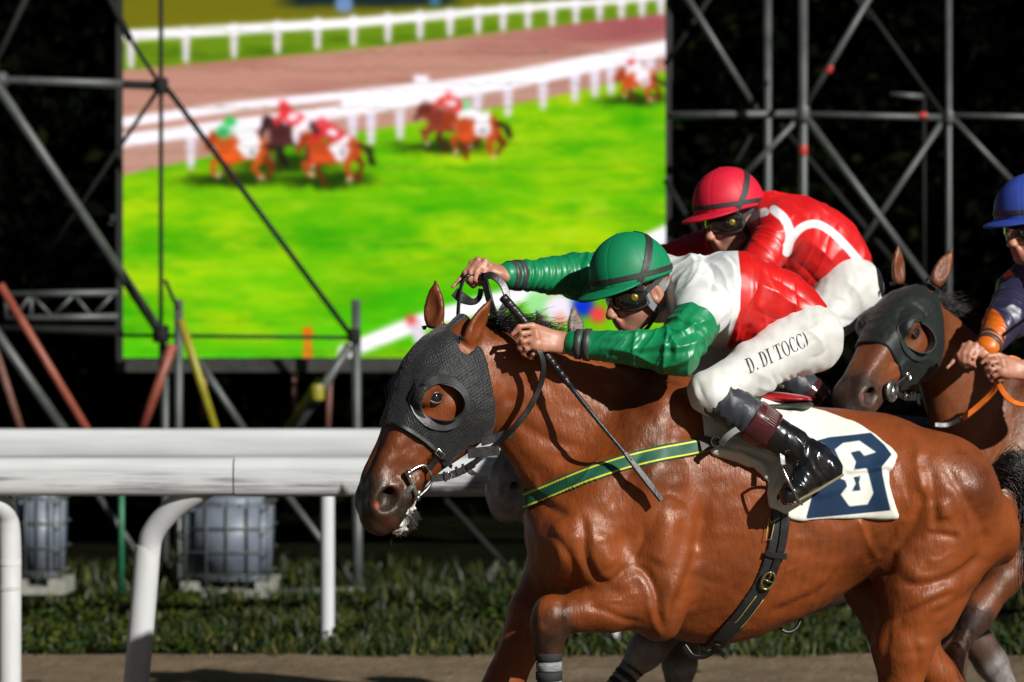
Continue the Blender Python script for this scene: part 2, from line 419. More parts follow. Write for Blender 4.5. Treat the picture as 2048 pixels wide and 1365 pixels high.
# dark wood closing the view behind the screen
def wood(seed, n, y0, l0, l1):
    g = np.random.default_rng(seed)
    x = g.uniform(-12, 12, n); z = 8.0*g.random(n)**.8; y = y0+2.6*g.random(n)+1.2*vnoise(np.stack([x*.5, z*.5, 0*x], 1), 9)
    c = np.stack([x, y, z], 1); d = g.normal(0, 1, (n, 3)); d /= np.linalg.norm(d, axis=1)[:, None]; u = np.cross(d, g.normal(0, 1, (n, 3))); u /= np.linalg.norm(u, axis=1)[:, None]
    L = g.uniform(l0, l1, n)[:, None]; V = np.stack([c-d*L*.5, c+u*L*.3, c+d*L*.5, c-u*L*.3], 1).reshape(-1, 3); Q = np.arange(n*4).reshape(-1, 4)
    me = mesh_np('woodland', V, Q, False); fattr(me, 'tone', np.repeat(g.random(n), 4)); o = link('woodland', me, 'night_leaf'); return tag(o, kind='stuff')
t = new_mat('night_leaf'); t.base(t.ramp(t.attr('tone').outputs['Fac'], [(0, (.0005, .0008, .0004)), (.8, (.0014, .0022, .0008)), (1, (.006, .006, .0015))])); t.set(Roughness=.9, Specular_IOR_Level=.02)  # leaf colour near black; the lack of light out there is put into it
wood(5, 50000, 21, .10, .26); wood(6, 26000, 24, .4, .9)
# ------------------------------------------------------------------ rails
t = new_mat('rail_white'); f = t.noise(3, 6, .7, sc=(.5, 3, 9)); g1 = t.noise(46, 5, .7, sc=(.03, .2, 1.0), rot=(0, R(4), 0)); g2 = t.noise(1.9, 3, .5, sc=(1, 1, 2))
wh = t.ramp(f, [(.3, (.40, .41, .41)), (.65, (.50, .51, .51))])
sc_ = t.attr('scuff').outputs['Fac']
k = t.math('MULTIPLY', t.math('MULTIPLY', t.math('SUBTRACT', t.math('ADD', g1, t.math('MULTIPLY', t.math('SUBTRACT', g2, .5), .4)), .47, True), 6.0, True), t.math('MULTIPLY', sc_, .9), True)
t.base(t.mix(k, wh, (.045, .045, .05))); t.set(Roughness=.42); t.bump(g1, .1, .002)
plain('post_white', (.48, .49, .49), .4, .12, 5, .08, 40, sc=(1, 1, .3))
plain('grey_cap', (.42, .42, .41), .5, .2, 9)
YN, YF = 9.52, 12.87
def rail_seg(name, x0, x1, y, zt, hgt, dep, mat, parent, bulge=1.0, scuff=1.0):
    prof = []
    for a in np.linspace(0, 2*math.pi, 28, endpoint=False):
        c, s = math.cos(a), math.sin(a); e = .62
        prof.append((y+.5*dep*bulge*math.copysign(abs(c)**e, c), zt-hgt/2+.5*hgt*bulge*math.copysign(abs(s)**e, s)))
    n = max(2, int((x1-x0)/.06)); xs = np.linspace(x0, x1, n); k = len(prof)
    V = np.array([(x, py, pz) for x in xs for py, pz in prof]); F = [(i*k+j, i*k+(j+1) % k, (i+1)*k+(j+1) % k, (i+1)*k+j) for i in range(n-1) for j in range(k)]
    F += [tuple(range(k-1, -1, -1)), tuple(range((n-1)*k, n*k))]
    m = MB(); m.add(V, F); o = m.build(name, mat, parent, auto=40)
    vv = np.zeros(len(o.data.vertices)*3); o.data.vertices.foreach_get('co', vv); vv = vv.reshape(-1, 3)
    fr = (vv[:, 2]-(zt-hgt))/hgt; fattr(o.data, 'scuff', np.where(vv[:, 1] < y, np.clip(1.3-abs(fr-.36)/.30, 0, 1), 0)*scuff); return o
rail = thing('running_rail', 'white running rail nearest the horses, scuffed, on curved posts', 'rail', 'white track rails', (0, YN, 0))
ctr = Matrix.Translation((0, YN, 0)).inverted()
def sub_of(o, p): o.parent = p; o.matrix_parent_inverse = Matrix.Identity(4); return o   # a piece of a part (parts sit at world identity)
def att(o, r): o.parent = r; o.matrix_parent_inverse = Matrix.Translation(r.location).inverted(); return o
zt = P(0, 915, YN)[2]; xj = P(470, 0, YN)[0]
att(rail_seg('rail_bar', -7, xj-.003, YN, zt, .154, .12, 'rail_white', None), rail)
att(rail_seg('rail_bar', xj+.003, xj+3.1, YN, zt, .154, .12, 'rail_white', None, 1.035), rail)
att(rail_seg('rail_bar', xj+3.106, 7, YN, zt, .154, .12, 'rail_white', None), rail)
def post(pxs, r):
    m = MB(); m.tube([P(x, y, d) for x, y, d in pxs], r, 16, smooth=8); return m.build('post', 'post_white')
att(post([(450, 955, YN), (400, 982, YN+.02), (346, 1018, YN+.06), (306, 1066, YN+.10), (296, 1120, YN+.12), (284, 1240, YN+.12), (262, 1480, YN+.12)], .047), rail)
m = MB(); m.tube([P(296, 1092, YN+.12), P(284, 1240, YN+.12), P(261, 1490, YN+.12)], .052, 18, smooth=6); att(m.build('post_sleeve', 'post_white', auto=40), rail)
att(post([(-90, 955, YN), (-8, 1003, YN+.04), (14, 1040, YN+.10), (20, 1100, YN+.12), (20, 1250, YN+.12), (20, 1480, YN+.12)], .045), rail)
for xp in (1850,): att(post([(xp+108, 985, YN), (xp+62, 1012, YN+.05), (xp+18, 1060, YN+.10), (xp+6, 1120, YN+.12), (xp-6, 1240, YN+.12), (xp-28, 1480, YN+.12)], .056), rail)
for y0, y1 in ((1120, 1130), (1172, 1180)):
    m = MB(); m.tube([P(20, y0, YN+.12), P(20, y1, YN+.12)], .0465, 16); att(m.build('collar', 'grey_cap', auto=40), rail)
rail2 = thing('running_rail', 'plain white rail standing in the grass beyond the scuffed rail', 'rail', 'white track rails', (0, YF, 0))
zt2 = P(0, 858, YF)[2]
for i in range(4): att(rail_seg('rail_bar', -7+3.5*i, -7+3.5*(i+1)-.005, YF, zt2, .168, .12, 'rail_white', None, 1.0, .12), rail2)
for xp in (655, 1225, 1795, -400, 2365):
    m = MB(); b = P(xp, 1285, YF); m.tube([(b[0], YF, zt2-.12), (b[0], YF, .0)], .0385, 14); att(m.build('post', 'post_white', auto=40), rail2)

# ------------------------------------------------------------------ big screen
t = new_mat('led_screen'); a = t.attr('pic'); t.base((.001, .001, .001)); t.link(a.outputs['Color'], t.b.inputs['Emission Color']); t.b.inputs['Emission Strength'].default_value = 1.0; t.set(Roughness=1.0, Specular_IOR_Level=0.0)
MATS['led_screen'].cycles.emission_sampling = 'NONE'
YS = 17.6
def screen_picture(nx, ny, x0, x1, y0, y1):
    X, Yy = np.meshgrid(np.linspace(x0, x1, nx), np.linspace(y0, y1, ny)); p = np.stack([X.ravel(), Yy.ravel()], 1); N = len(p)
    def nz(sx, sy, seed, o=4):
        s = 0; am = 1; tot = 0
        for i in range(o): s = s+am*vnoise(np.stack([p[:, 0]/sx*2**i, p[:, 1]/sy*2**i, np.full(N, i*7.3)], 1), seed+i); tot += am; am *= .6
        return s/tot
    C = np.zeros((N, 3)); C[:] = (122, 190, 6)
    def over(m, c): 
        m = np.clip(m, 0, 1)[:, None]; C[:] = C*(1-m)+np.asarray(c, float)*m
    def soft(sd, w=3.0): return 1/(1+np.exp(np.clip(sd/w*2.2, -40, 40)))
    n1, n2 = nz(190, 60, 1), nz(60, 16, 8)
    over(.35+1.5*n1, (58, 165, 4)); over(.75*np.clip(.15+1.8*nz(230, 80, 17), 0, 1), (186, 214, 10)); over(np.clip(n2*1.2-.1, 0, .45), (60, 165, 10)); over(np.clip(-n2*1.0-.15, 0, .35), (190, 215, 50))
    over(.6*np.clip((p[:, 1]-470)/250, 0, 1)*np.clip(.5+1.5*nz(120, 60, 33), 0, 1), (50, 200, 10))
    # sand track and upper verge
    yt = np.interp(p[:, 0], [240, 700, 1340], [140, 98, 24]); yb = np.interp(p[:, 0], [240, 480, 800, 1100, 1340], [352, 300, 250, 195, 140])
    over(soft(np.maximum(yt-p[:, 1], p[:, 1]-yb), 3), (186, 134, 118)); k = soft(np.maximum(yt-p[:, 1], p[:, 1]-yb), 3)
    over(k*np.clip(nz(320, 24, 41)*1.2, 0, .5), (150, 80, 80)); over(k*np.clip((p[:, 0]-900)/600, 0, .6)*soft(p[:, 1]-yt-45, 14), (150, 62, 75)); over(k*soft(-(p[:, 1]-yb+70), 14)*.5, (190, 150, 135))
    up = soft(p[:, 1]-yt, 3); over(up, (105, 140, 20)); over(up*np.clip(nz(90, 20, 52)+.1, 0, .7), (60, 95, 10)); over(up*soft(p[:, 1]-np.interp(p[:, 0], [240, 700, 1340], [62, 38, -25]), 5), (112, 108, 18))
    over(soft(p[:, 1]+16+14*n1, 8), (14, 26, 20)); over(up*soft(p[:, 1]-14+8*n1, 6)*np.clip((p[:, 0]-540)/60, 0, 1)*np.clip((930-p[:, 0])/40, 0, 1), (20, 35, 40)); over(soft(np.hypot(p[:, 0]-688, p[:, 1]-8)-18, 4), (110, 140, 190)); over(soft(np.hypot(p[:, 0]-870, p[:, 1]-2)-12, 4), (60, 110, 130))
    def bar(pts, w0, w1, c, s=3.5):
        q = np.array(pts, float); r_ = max(w0, w1)+6*s; I = np.flatnonzero(((p > q.min(0)-r_) & (p < q.max(0)+r_)).all(1))
        d, _, tt = poly_dist(p[I], pts); m_ = soft(d-(w0+(w1-w0)*tt), s)[:, None]; C[I] = C[I]*(1-m_)+np.asarray(c, float)*m_
    W = (252, 246, 255); W2 = (225, 212, 228)
    # upper rail
    for x in (262, 372, 468, 555, 635, 707, 776, 840, 900, 956, 1006, 1056, 1104, 1152, 1199, 1243, 1284, 1322):
        y = np.interp(x, [250, 1330], [72, -6]); ll = np.interp(x, [250, 1330], [60, 30]); bar([(x, y), (x, y+ll)], 9, 6, W2)
    bar([(252, 72), (700, 46), (1000, 20), (1340, -8)], 11, 7, W)
    # middle rails
    for x in (382, 705, 742, 800, 955, 1016, 1086, 1150, 1190, 1222, 1260, 1300):
        y = np.interp(x, [250, 600, 800, 1330], [270, 240, 205, 100]); ll = np.interp(x, [250, 1330], [75, 60]); bar([(x, y), (x, y+ll)], 11, 7, W2)
    bar([(240, 282), (420, 258), (620, 232), (800, 205), (1060, 158), (1340, 98)], 13, 12, W); bar([(240, 246), (480, 212), (700, 190), (900, 168)], 10, 8, W); bar([(700, 205), (1000, 160), (1340, 92)], 17, 12, W)
    # lower rail and onlookers
    bar([(690, 705), (830, 648), (1000, 600), (1180, 545), (1340, 468)], 15, 20, W); bar([(830, 650), (850, 700)], 14, 12, W2); 
    for x, y, r, c in ((1075, 608, 26, (150, 220, 140)), (1120, 618, 30, (235, 225, 240)), (1120, 640, 12, (230, 150, 130)), (1166, 612, 22, (10, 50, 200)), (1196, 630, 16, (235, 60, 70)), (822, 640, 9, (225, 60, 50)), (1230, 560, 20, (235, 235, 240))):
        over(soft(np.hypot(p[:, 0]-x, p[:, 1]-y)-r, 6), c)
    bar([(615, 664), (616, 665)], 10, 10, (235, 95, 20), 3); bar([(615, 685), (616, 714)], 8, 10, (225, 120, 25), 3)
    # runners on the screen: shadow, horse, rider
    def blob(x, y, rx, ry, c, s=5, ang=0):
        ca, sa = math.cos(ang), math.sin(ang); r_ = max(rx, ry)*1.6+8*s; I = np.flatnonzero((np.abs(p[:, 0]-x) < r_) & (np.abs(p[:, 1]-y) < r_)); P_ = p[I]; u = (P_[:, 0]-x)*ca+(P_[:, 1]-y)*sa; v = -(P_[:, 0]-x)*sa+(P_[:, 1]-y)*ca
        m_ = soft((np.hypot(u/rx, v/ry)-1)*min(rx, ry), s)[:, None]; C[I] = C[I]*(1-m_)+np.asarray(c, float)*m_
    gr_ = np.random.default_rng(8)
    def runner(x, y, s, coat, silk, cap, cloth, shade=True, dk=(28, 22, 22)):
        J_ = lambda a, b, k=2.5: (x+a*s+gr_.normal(0, k*s), y+b*s+gr_.normal(0, k*s))
        if shade: blob(x-30*s, y+66*s, 88*s, 13*s, (24, 52, 8), 6); blob(x+10*s, y+58*s, 60*s, 14*s, (30, 60, 10), 6)
        dc = tuple(c_*.55 for c_ in coat)
        for (a, b, c_, d, e, f_) in ((-34, 14, -62, 30, -54, 52), (-28, 16, -34, 44, -20, 62), (36, 14, 26, 42, 40, 62), (44, 10, 62, 34, 54, 58)):
            bar([J_(a, b), J_(c_, d), J_(e, f_)], 9*s, 4*s, dc if a in (-28, 44) else coat, 3); blob(*J_(e, f_+2), 6*s, 6*s, (225, 185, 165) if a in (-34, 36) else dc, 3)
        blob(x-4*s, y+2*s, 46*s, 25*s, coat, 4, -.12); blob(x+32*s, y-4*s, 27*s, 26*s, coat, 4); blob(x-30*s, y+6*s, 20*s, 24*s, tuple(min(255, c_*1.15) for c_ in coat), 4)
        bar([J_(-34, -6), J_(-60, -26)], 17*s, 11*s, coat, 3.5); bar([J_(-60, -28), J_(-74, -4)], 10*s, 6*s, tuple(c_*.8 for c_ in coat), 3)
        bar([J_(54, -10), J_(76, 2), J_(86, 22)], 5*s, 8*s, dk, 4); blob(x+14*s, y-2*s, 19*s, 22*s, cloth, 3.5, .3); blob(x+17*s, y+2*s, 6*s, 9*s, tuple(c_*.6 for c_ in cloth), 3)
        bar([J_(18, -26), J_(-14, -46)], 15*s, 15*s, silk, 3.5); bar([J_(-16, -42), J_(-42, -26)], 7*s, 5*s, silk, 3); blob(x-4*s, y-40*s, 9*s, 8*s, (245, 240, 245), 3.5); blob(x-26*s, y-60*s, 12*s, 11*s, cap, 3.5)
        bar([J_(24, -24), J_(0, -8)], 11*s, 9*s, (245, 240, 245), 3.5)
    p = p+np.stack([9*nz(24, 24, 71, 3), 9*nz(20, 20, 77, 3)], 1)
    RB = (190, 70, 30); RB2 = (205, 82, 28)
    runner(905, 240, .86, (130, 50, 40), (225, 50, 50), (250, 245, 250), (245, 235, 245)); blob(842, 164, 15, 14, W); runner(952, 258, .82, RB, (245, 245, 245), (130, 215, 150), (245, 240, 250), False); 
    runner(1280, 160, .62, RB, (245, 240, 250), (215, 45, 50), (245, 235, 245))
    runner(590, 270, .95, (70, 35, 35), (230, 50, 60), (230, 45, 50), (240, 225, 240)); runner(485, 300, .95, RB2, (235, 235, 240), (60, 190, 90), (245, 240, 250)); blob(448, 266, 15, 13, (40, 170, 80)); 
    runner(668, 302, .92, RB, (225, 40, 50), (225, 70, 80), (245, 240, 250))
    # faint scan lines of the panel
    ph = p[:, 1]/15.3; dl = np.abs(ph-np.round(ph))*15.3; wgt = .42*np.clip(.4+1.2*nz(500, 12, 61, 2), 0, 1)
    over(wgt*np.exp(-(dl/1.6)**2), (70, 80, 40)); 
    im = C.reshape(ny, nx, 3)/255
    for _ in range(3):
        im[1:-1] = .25*im[:-2]+.5*im[1:-1]+.25*im[2:]; im[:, 1:-1] = .25*im[:, :-2]+.5*im[:, 1:-1]+.25*im[:, 2:]
    return np.clip(im, 0, 1)
SX0, SX1, SY0, SY1 = 246, 1331, -170, 716
def make_screen():
    root = thing('video_screen', 'large outdoor video screen showing a horse race on bright green turf', 'screen', None, (P((SX0+SX1)/2, 0, YS)[0], YS, 0))
    nx, ny = 520, 416; im = screen_picture(nx, ny, SX0, SX1, SY0, SY1)
    a, b = P(SX0, SY0, YS), P(SX1, SY1, YS); xs = np.linspace(a[0], b[0], nx); zs = np.linspace(a[2], b[2], ny)
    Xg, Zg = np.meshgrid(xs, zs); V = np.stack([Xg.ravel(), np.full(Xg.size, YS), Zg.ravel()], 1)
    i = (np.arange(ny-1)[:, None]*nx+np.arange(nx-1)[None, :]).ravel(); Q = np.stack([i, i+nx, i+nx+1, i+1], 1)
    me = mesh_np('display', V, Q, False); lin = np.where(im <= .04045, im/12.92, ((im+.055)/1.055)**2.4)*.95
    ca = me.color_attributes.new('pic', 'FLOAT_COLOR', 'POINT'); ca.data.foreach_set('color', np.concatenate([lin.reshape(-1, 3), np.ones((nx*ny, 1))], 1).astype(np.float32).ravel())
    att(link('display', me, 'led_screen'), root)
    m = MB(); m.box((a[0]-.05, YS+.004, b[2]-.10), (b[0]+.05, YS+.22, a[2]+.05)); att(m.build('cabinet', 'black_metal', smooth=False), root)
    m = MB(); m.box((a[0]-.04, YS-.06, b[2]-.105), (b[0]+.9, YS+.18, b[2]-.012)); att(m.build('sill_beam', 'dark_steel', smooth=False), root)
plain('black_metal', (.004, .004, .004), .7, .3, 6, 0)
plain('dark_steel', (.02, .019, .016), .6, .4, 6)
make_screen()

# ------------------------------------------------------------------ scaffolding
plain('tube_galv', (.062, .068, .065), .5, .35, 5, .1, 30, metal=.25)
plain('tube_dark', (.012, .013, .012), .7, .35, 5, .1, 30, spec=.1)  # darker copy of the grey tube; silhouette against the screen put in its colour
plain('tube_orange', (.20, .045, .026), .55, .3, 7, .1, 30)
plain('tube_yellow', (.22, .20, .01), .5, .3, 7, .1, 30)
plain('tube_green', (.01, .11, .05), .5, .3, 7, .1, 30)
plain('clamp_red', (.35, .02, .015), .5, .2, 9)
def scaffold(label, tubes, clamps, loc, group='scaffold towers'):
    r = thing('scaffold_tower', label, 'scaffolding', group, loc)
    for (x0, y0, x1, y1, d, w, mat) in tubes:
        k = KS*D0/(d if np.isscalar(d) else d[0]); d0, d1 = (d, d) if np.isscalar(d) else d
        m = MB(); m.tube([P(x0, y0, d0), P((x0+x1)/2, (y0+y1)/2, (d0+d1)/2), P(x1, y1, d1)], w*.44/k, 10); att(m.build('tube', mat), r)
    for (x, y, d, w, mat, vert) in clamps:
        k = KS*D0/d; c = P(x, y, d); m = MB(); dv = vert if not np.isscalar(vert) else (A(0, 0, 1) if vert else A(1, 0, 0))
        m.tube([c-dv*w*.6/k, c-dv*w*.4/k, c+dv*w*.4/k, c+dv*w*.6/k], [w*.50/k, w*.56/k, w*.56/k, w*.50/k], 10); att(m.build('clamp', mat, auto=35), r)
    return r
G, DK, OR, YE, GR = 'tube_galv', 'tube_dark', 'tube_orange', 'tube_yellow', 'tube_green'
plain('tube_rust', (.12, .05, .035), .7, .4, 7)
d1, d2, d3 = 16.2, 17.0, 17.35
scaffold('scaffold tower with rosette joint in front of the left edge of the screen', [
    (-60, 158, 330, 172, d2, 20, DK), (-80, 160, 246, 168, d2-.05, 20, G), (322, -160, 322, 860, d2+.03, 10, DK), (-20, 150, 322, 668, (d1, d2), 24, G), (330, 172, 700, 668, d2, 13, DK),
    (255, 70, 322, 172, d2, 10, DK), (322, 172, 60, 560, (d2, d3), 10, DK), (60, -20, -30, 170, d3, 14, DK), (190, -60, 260, 80, d2, 18, DK),
    (-60, 660, 246, 666, d2+.06, 14, DK), (240, 671, 720, 676, d2, 9, DK), (712, 600, 715, 1195, d2, 22, G), (0, 570, 175, 862, 15.6, 20, OR), (-60, 590, 128, 862, 16.0, 24, G), (-10, 700, 42, 862, 16.4, 18, 'tube_rust'),
    (346, 690, 280, 870, d1, 22, OR), (330, 690, 330, 1190, d1+.2, 18, G), (357, 600, 357, 1190, d2-.1, 20, G), (362, 640, 434, 870, d1, 20, YE), (395, 720, 494, 870, d2, 18, G), (700, 690, 586, 870, d2, 22, G), (640, 760, 566, 870, d2+.2, 16, YE),
    (245, 540, 330, 690, d2-.2, 9, DK), (330, 560, 356, 620, d2-.3, 9, DK), (195, 990, 290, 1130, d2, 14, G), (243, 960, 243, 1190, 15.4, 14, GR),
    (535, 1186, 730, 1180, 15.5, 18, G), (570, 985, 705, 1165, 15.8, 16, G), (715, 990, 715, 1195, 15.6, 24, G), (357, 985, 357, 1200, 15.3, 18, G), (1010, 1130, 890, 1000, 16.5, 14, DK), (410, 900, 410, 1020, 16.6, 16, 'tube_rust'),
    (410, 735, 405, 840, 17.2, 14, 'tube_rust'), (590, 745, 590, 870, 17.5, 14, 'tube_rust'), (660, 745, 655, 870, 17.5, 14, 'tube_rust')], [
    (322, 172, d2-.03, 26, DK, 1), (322, 668, d2-.03, 30, DK, 1), (708, 672, d2-.03, 24, DK, 1), (635, 785, d2-.1, 26, YE, 1), (-4, 160, d2-.1, 30, G, 0)], (P(322, 0, d2)[0], d2, 0))
d1 = 16.6
scaffold('scaffold tower of crossing grey tubes standing right of the screen', [
    (1535, -80, 1535, 1130, d1+.9, 19, G), (1606, -80, 1606, 1150, d1, 21, G), (1897, -80, 1897, 1150, d1, 15, G), (1332, 232, 1606, 228, d1+.5, 18, G), (1606, 230, 1900, 236, d1, 16, G), (1896, 232, 2120, 236, d1, 14, G),
    (1352, -40, 1512, 220, d1+.9, 16, G), (1760, -40, 1606, 222, d1, 15, G), (1700, -30, 1890, 236, d1+1.0, 12, DK), (1606, 228, 1880, 600, d1, 18, G), (1700, -20, 1740, 40, d1+1, 12, DK), (1900, 232, 2030, 370, d1, 14, G), (1606, 228, 1470, 370, d1, 14, G),
    (1890, 236, 1700, 520, d1, 14, G), (1560, 250, 1800, 540, d1+1.1, 13, DK), (1430, -20, 1330, 130, d1+1, 12, DK), (1330, 360, 1400, 480, d1+.8, 14, DK), (1848, 190, 1848, 620, d1+1, 9, DK), (1780, 190, 1845, 194, d1+1, 14, G), (1510, 260, 1440, 380, d1+1, 9, DK)],
    [(1606, 228, d1-.02, 25, G, 1), (1897, 235, d1-.02, 20, G, 1), (1606, 301, d1-.01, 17, 'clamp_red', 1), (1659, 139, d1-.01, 12, 'clamp_red', unit(A(.5, 0, .86))), (1846, 232, d1-.01, 13, 'clamp_red', 0)], (P(1606, 0, d1)[0], d1, 0))
# small box truss beside the screen
def truss():
    r = thing('box_truss', 'short grey lattice truss lying level left of the screen', 'truss', None, tuple(P(120, 640, 16.6)))
    for dd in (0, .28):
        d = 16.6+dd
        for y in (588, 636): 
            m = MB(); m.tube([P(12, y+2, d), P(236, y-2, d)], .026, 10); att(m.build('chord', 'tube_galv'), r)
        xs = [30, 62, 105, 148, 184, 226]; up = [0, 1, 0, 1, 0, 1]
        for i in range(5):
            m = MB(); m.tube([P(xs[i], 590 if up[i] else 634, d), P(xs[i+1], 590 if up[i+1] else 634, d)], .013, 8); att(m.build('lacing', 'tube_galv'), r)
    for x in (62, 12):
        m = MB(); m.tube([P(x, 588, 16.6), P(x, 636, 16.6)], .016, 8); att(m.build('lacing', 'tube_galv'), r)
    m = MB(); m.tube([P(-10, 658, 16.62), P(240, 662, 16.62)], .03, 10); att(m.build('bearer', 'tube_dark'), r)
truss()
# caged water tanks used as ballast
t = new_mat('tank_plastic'); f = t.noise(4, 4, .6); t.base(t.ramp(f, [(.3, (.09, .11, .145)), (.7, (.15, .175, .21))])); t.set(Roughness=.45, Subsurface_Weight=.0, Transmission_Weight=.0); t.bump(t.noise(9, 2, .5), .3, .02)
def tank(label, x0, x1, y0, y1, d):
    k = KS*D0/d; a, b = P(x0, y1, d), P(x1, y0, d); a[2] = max(a[2], .10); w = b[0]-a[0]; dep = w*.95
    r = thing('water_tank', label, 'tank', 'ballast tanks', (a[0]+w/2, d+dep/2, 0))
    bm = bmesh.new(); bmesh.ops.create_cube(bm, size=1); bmesh.ops.scale(bm, vec=(w, dep, b[2]-a[2]), verts=bm.verts); bmesh.ops.translate(bm, vec=(a[0]+w/2, d+dep/2, (a[2]+b[2])/2), verts=bm.verts)
    bmesh.ops.bevel(bm, geom=list(bm.edges), offset=.06, segments=4, affect='EDGES'); me = bpy.data.meshes.new('tank_body'); bm.to_mesh(me); bm.free()
    for p_ in me.polygons: p_.use_smooth = True
    att(link('tank_body', me, 'tank_plastic'), r)
    for i in range(4):
        z = a[2]+.04+(b[2]-a[2]-.08)*i/3; e = .012; m = MB(); m.tube([(a[0]-e, d-e, z), (b[0]+e, d-e, z), (b[0]+e, d+dep+e, z), (a[0]-e, d+dep+e, z), (a[0]-e, d-e, z)], .007, 8); att(m.build('cage_hoop', 'tube_galv'), r)
    for i in range(5):
        x = a[0]+w*i/4; m = MB(); m.tube([(x, d-.014, a[2]-.03), (x, d-.014, b[2])], .007, 8); att(m.build('cage_bar', 'tube_galv'), r)
    m = MB(); m.box((a[0]-.03, d-.03, 0.0), (b[0]+.03, d+dep+.03, .05)); m.box((a[0]-.03, d-.03, .05), (a[0]+.08, d+dep+.03, a[2]-.002)); m.box((b[0]-.08, d-.03, .05), (b[0]+.03, d+dep+.03, a[2]-.002)); att(m.build('pallet', 'pallet_grey', smooth=False), r)
plain('pallet_grey', (.20, .20, .17), .8, .3, 9)
tank('pale blue caged water tank right of the bent rail post', 372, 536, 998, 1190, 15.2)
tank('pale blue caged water tank beside the straight rail post at the edge', 28, 122, 985, 1180, 15.4)
# ------------------------------------------------------------------ horses
H = Frame(P(1300, 900, 7.36), R(12))
class HeadFrame:
    def __init__(s, O, fwd, dz, yaw, roll=0.0):
        h = A(-math.cos(yaw), -math.sin(yaw), 0); z = A(0, 0, 1)
        s.O = O; s.a = unit(fwd*h+dz*z); s.d = unit(-dz*h+fwd*z); s.n = A(math.sin(yaw), -math.cos(yaw), 0)
        if roll:
            c, q = math.cos(roll), math.sin(roll); s.d, s.n = s.d*c+s.n*q, s.n*c-s.d*q
    def pt(s, a, d, n): return s.O+a*s.a+d*s.d+n*s.n
    def loc(s, p): e = np.asarray(p)-s.O; return np.stack([e @ s.a, e @ s.d, e @ s.n], -1)
    def px(s, x, y, n):
        dr = A((x-1024)/(KS*D0), 1, -(y-HZ)/(KS*D0)); c = A(0, 0, CH)
        t = (n+(s.O-c) @ s.n)/(dr @ s.n); return c+dr*t
    def lp(s, x, y, n): return s.loc(s.px(x, y, n))
HF1 = HeadFrame(H(918, 668, 0), .300, -.555, R(28))
LEN = .63
# head sections along the axis: (a, dorsal, ventral, half width)
HEAD = [(-.05, .02, -.07, .05), (0, .05, -.115, .08), (.06, .085, -.16, .104), (.13, .102, -.20, .118), (.20, .105, -.220, .118),
        (.27, .096, -.212, .103), (.335, .085, -.180, .084), (.40, .074, -.138, .072), (.46, .066, -.112, .066), (.52, .062, -.102, .066),
        (.57, .056, -.098, .066), (.615, .040, -.088, .058), (.65, -.008, -.055, .034)]
def head_prims(hf, closed=False):
    pr = []
    pr.append((loft([(hf.pt(a, u, 0), hf.pt(a, v, 0), w) for a, u, v, w in HEAD], hf.n, p=2.35), .03))
    for s in (1, -1):
        pr.append((ell(hf.pt(.17, -.115, s*.075), (.09, .09, .042), (hf.a, hf.d, hf.n)), .03))        # jaw cheek
        pr.append((ell(hf.pt(EYE[0]-.01, EYE[1]+.030, s*.102), (.05, .03, .022), (hf.a, hf.d, hf.n)), .03))          # brow
        pr.append((cone(hf.pt(.22, -.03, s*.1), hf.pt(.375, -.045, s*.064), .016, .010), .025))      # facial crest
        pr.append((cone(hf.pt(.30, .045, s*.045), hf.pt(.52, .048, s*.03), .022, .02), .03))            # nasal bone
        pr.append((ell(hf.pt(.560, .004, s*.050), (.064, .054, .032), (hf.a, hf.d, hf.n)), .02))        # nostril flare
        pr.append((cone(hf.pt(.47, -.055, s*.058), hf.pt(.61, -.052, s*.044), .02, .022), .02))          # upper lip
    pr.append((ell(hf.pt(.58, -.105, 0), (.052, .036, .042), (hf.a, hf.d, hf.n)), .02))                # chin, lower lip
    pr.append((ell(hf.pt(.63, -.02, 0), (.032, .05, .046), (hf.a, hf.d, hf.n)), .025))
    return pr
def head_cuts(hf):
    c = []
    for s in (1, -1):
        c.append((ell(hf.pt(.566, .006, s*.084), (.044, .030, .034), (hf.a+.35*hf.d, hf.d-.35*hf.a, hf.n)), .008))   # nostril
        c.append((cone(hf.pt(.568, .006, s*.080), hf.pt(.515, .012, s*.028), .024, .014), .006))
        c.append((cone(hf.pt(.575, -.02, s*.080), hf.pt(.55, -.032, s*.082), .006, .004), .008))
        c.append((cone(hf.pt(.495, -.084, s*.066), hf.pt(.63, -.080, s*.036), .0045, .004), .006))                    # mouth line
        c.append((ell(hf.pt(EYE[0], EYE[1], s*(EYE[2]+.022)), (.019, .015, .014), (hf.a, hf.d, hf.n)), .012))                     # eye socket
    return c
EYE = tuple(HF1.lp(872, 796, .112)[:2])+(.098,)
print('EYE', EYE)
def ear_prims(hf, base, tip, out, w=.034):
    """a scooped leaf: base and tip points, out = direction the opening faces"""
    ax = unit(tip-base); L = np.linalg.norm(tip-base); out = unit(out-(out @ ax)*ax); sd = np.cross(ax, out)
    prof = [(0, .72), (.2, .98), (.42, 1.0), (.62, .82), (.8, .5), (.93, .2), (1.0, .06)]
    body = loft([(base+ax*t*L+sd*w*k, base+ax*t*L-sd*w*k, max(.006, w*k*.62)) for t, k in prof], out)
    cut = loft([(base+ax*t*L+out*.020+sd*w*k*.80, base+ax*t*L+out*.020-sd*w*k*.80, max(.004, w*k*.5)) for t, k in [(.12, .2), (.28, .75), (.45, .9), (.65, .7), (.84, .35), (.95, .1)]], out)
    return body, cut

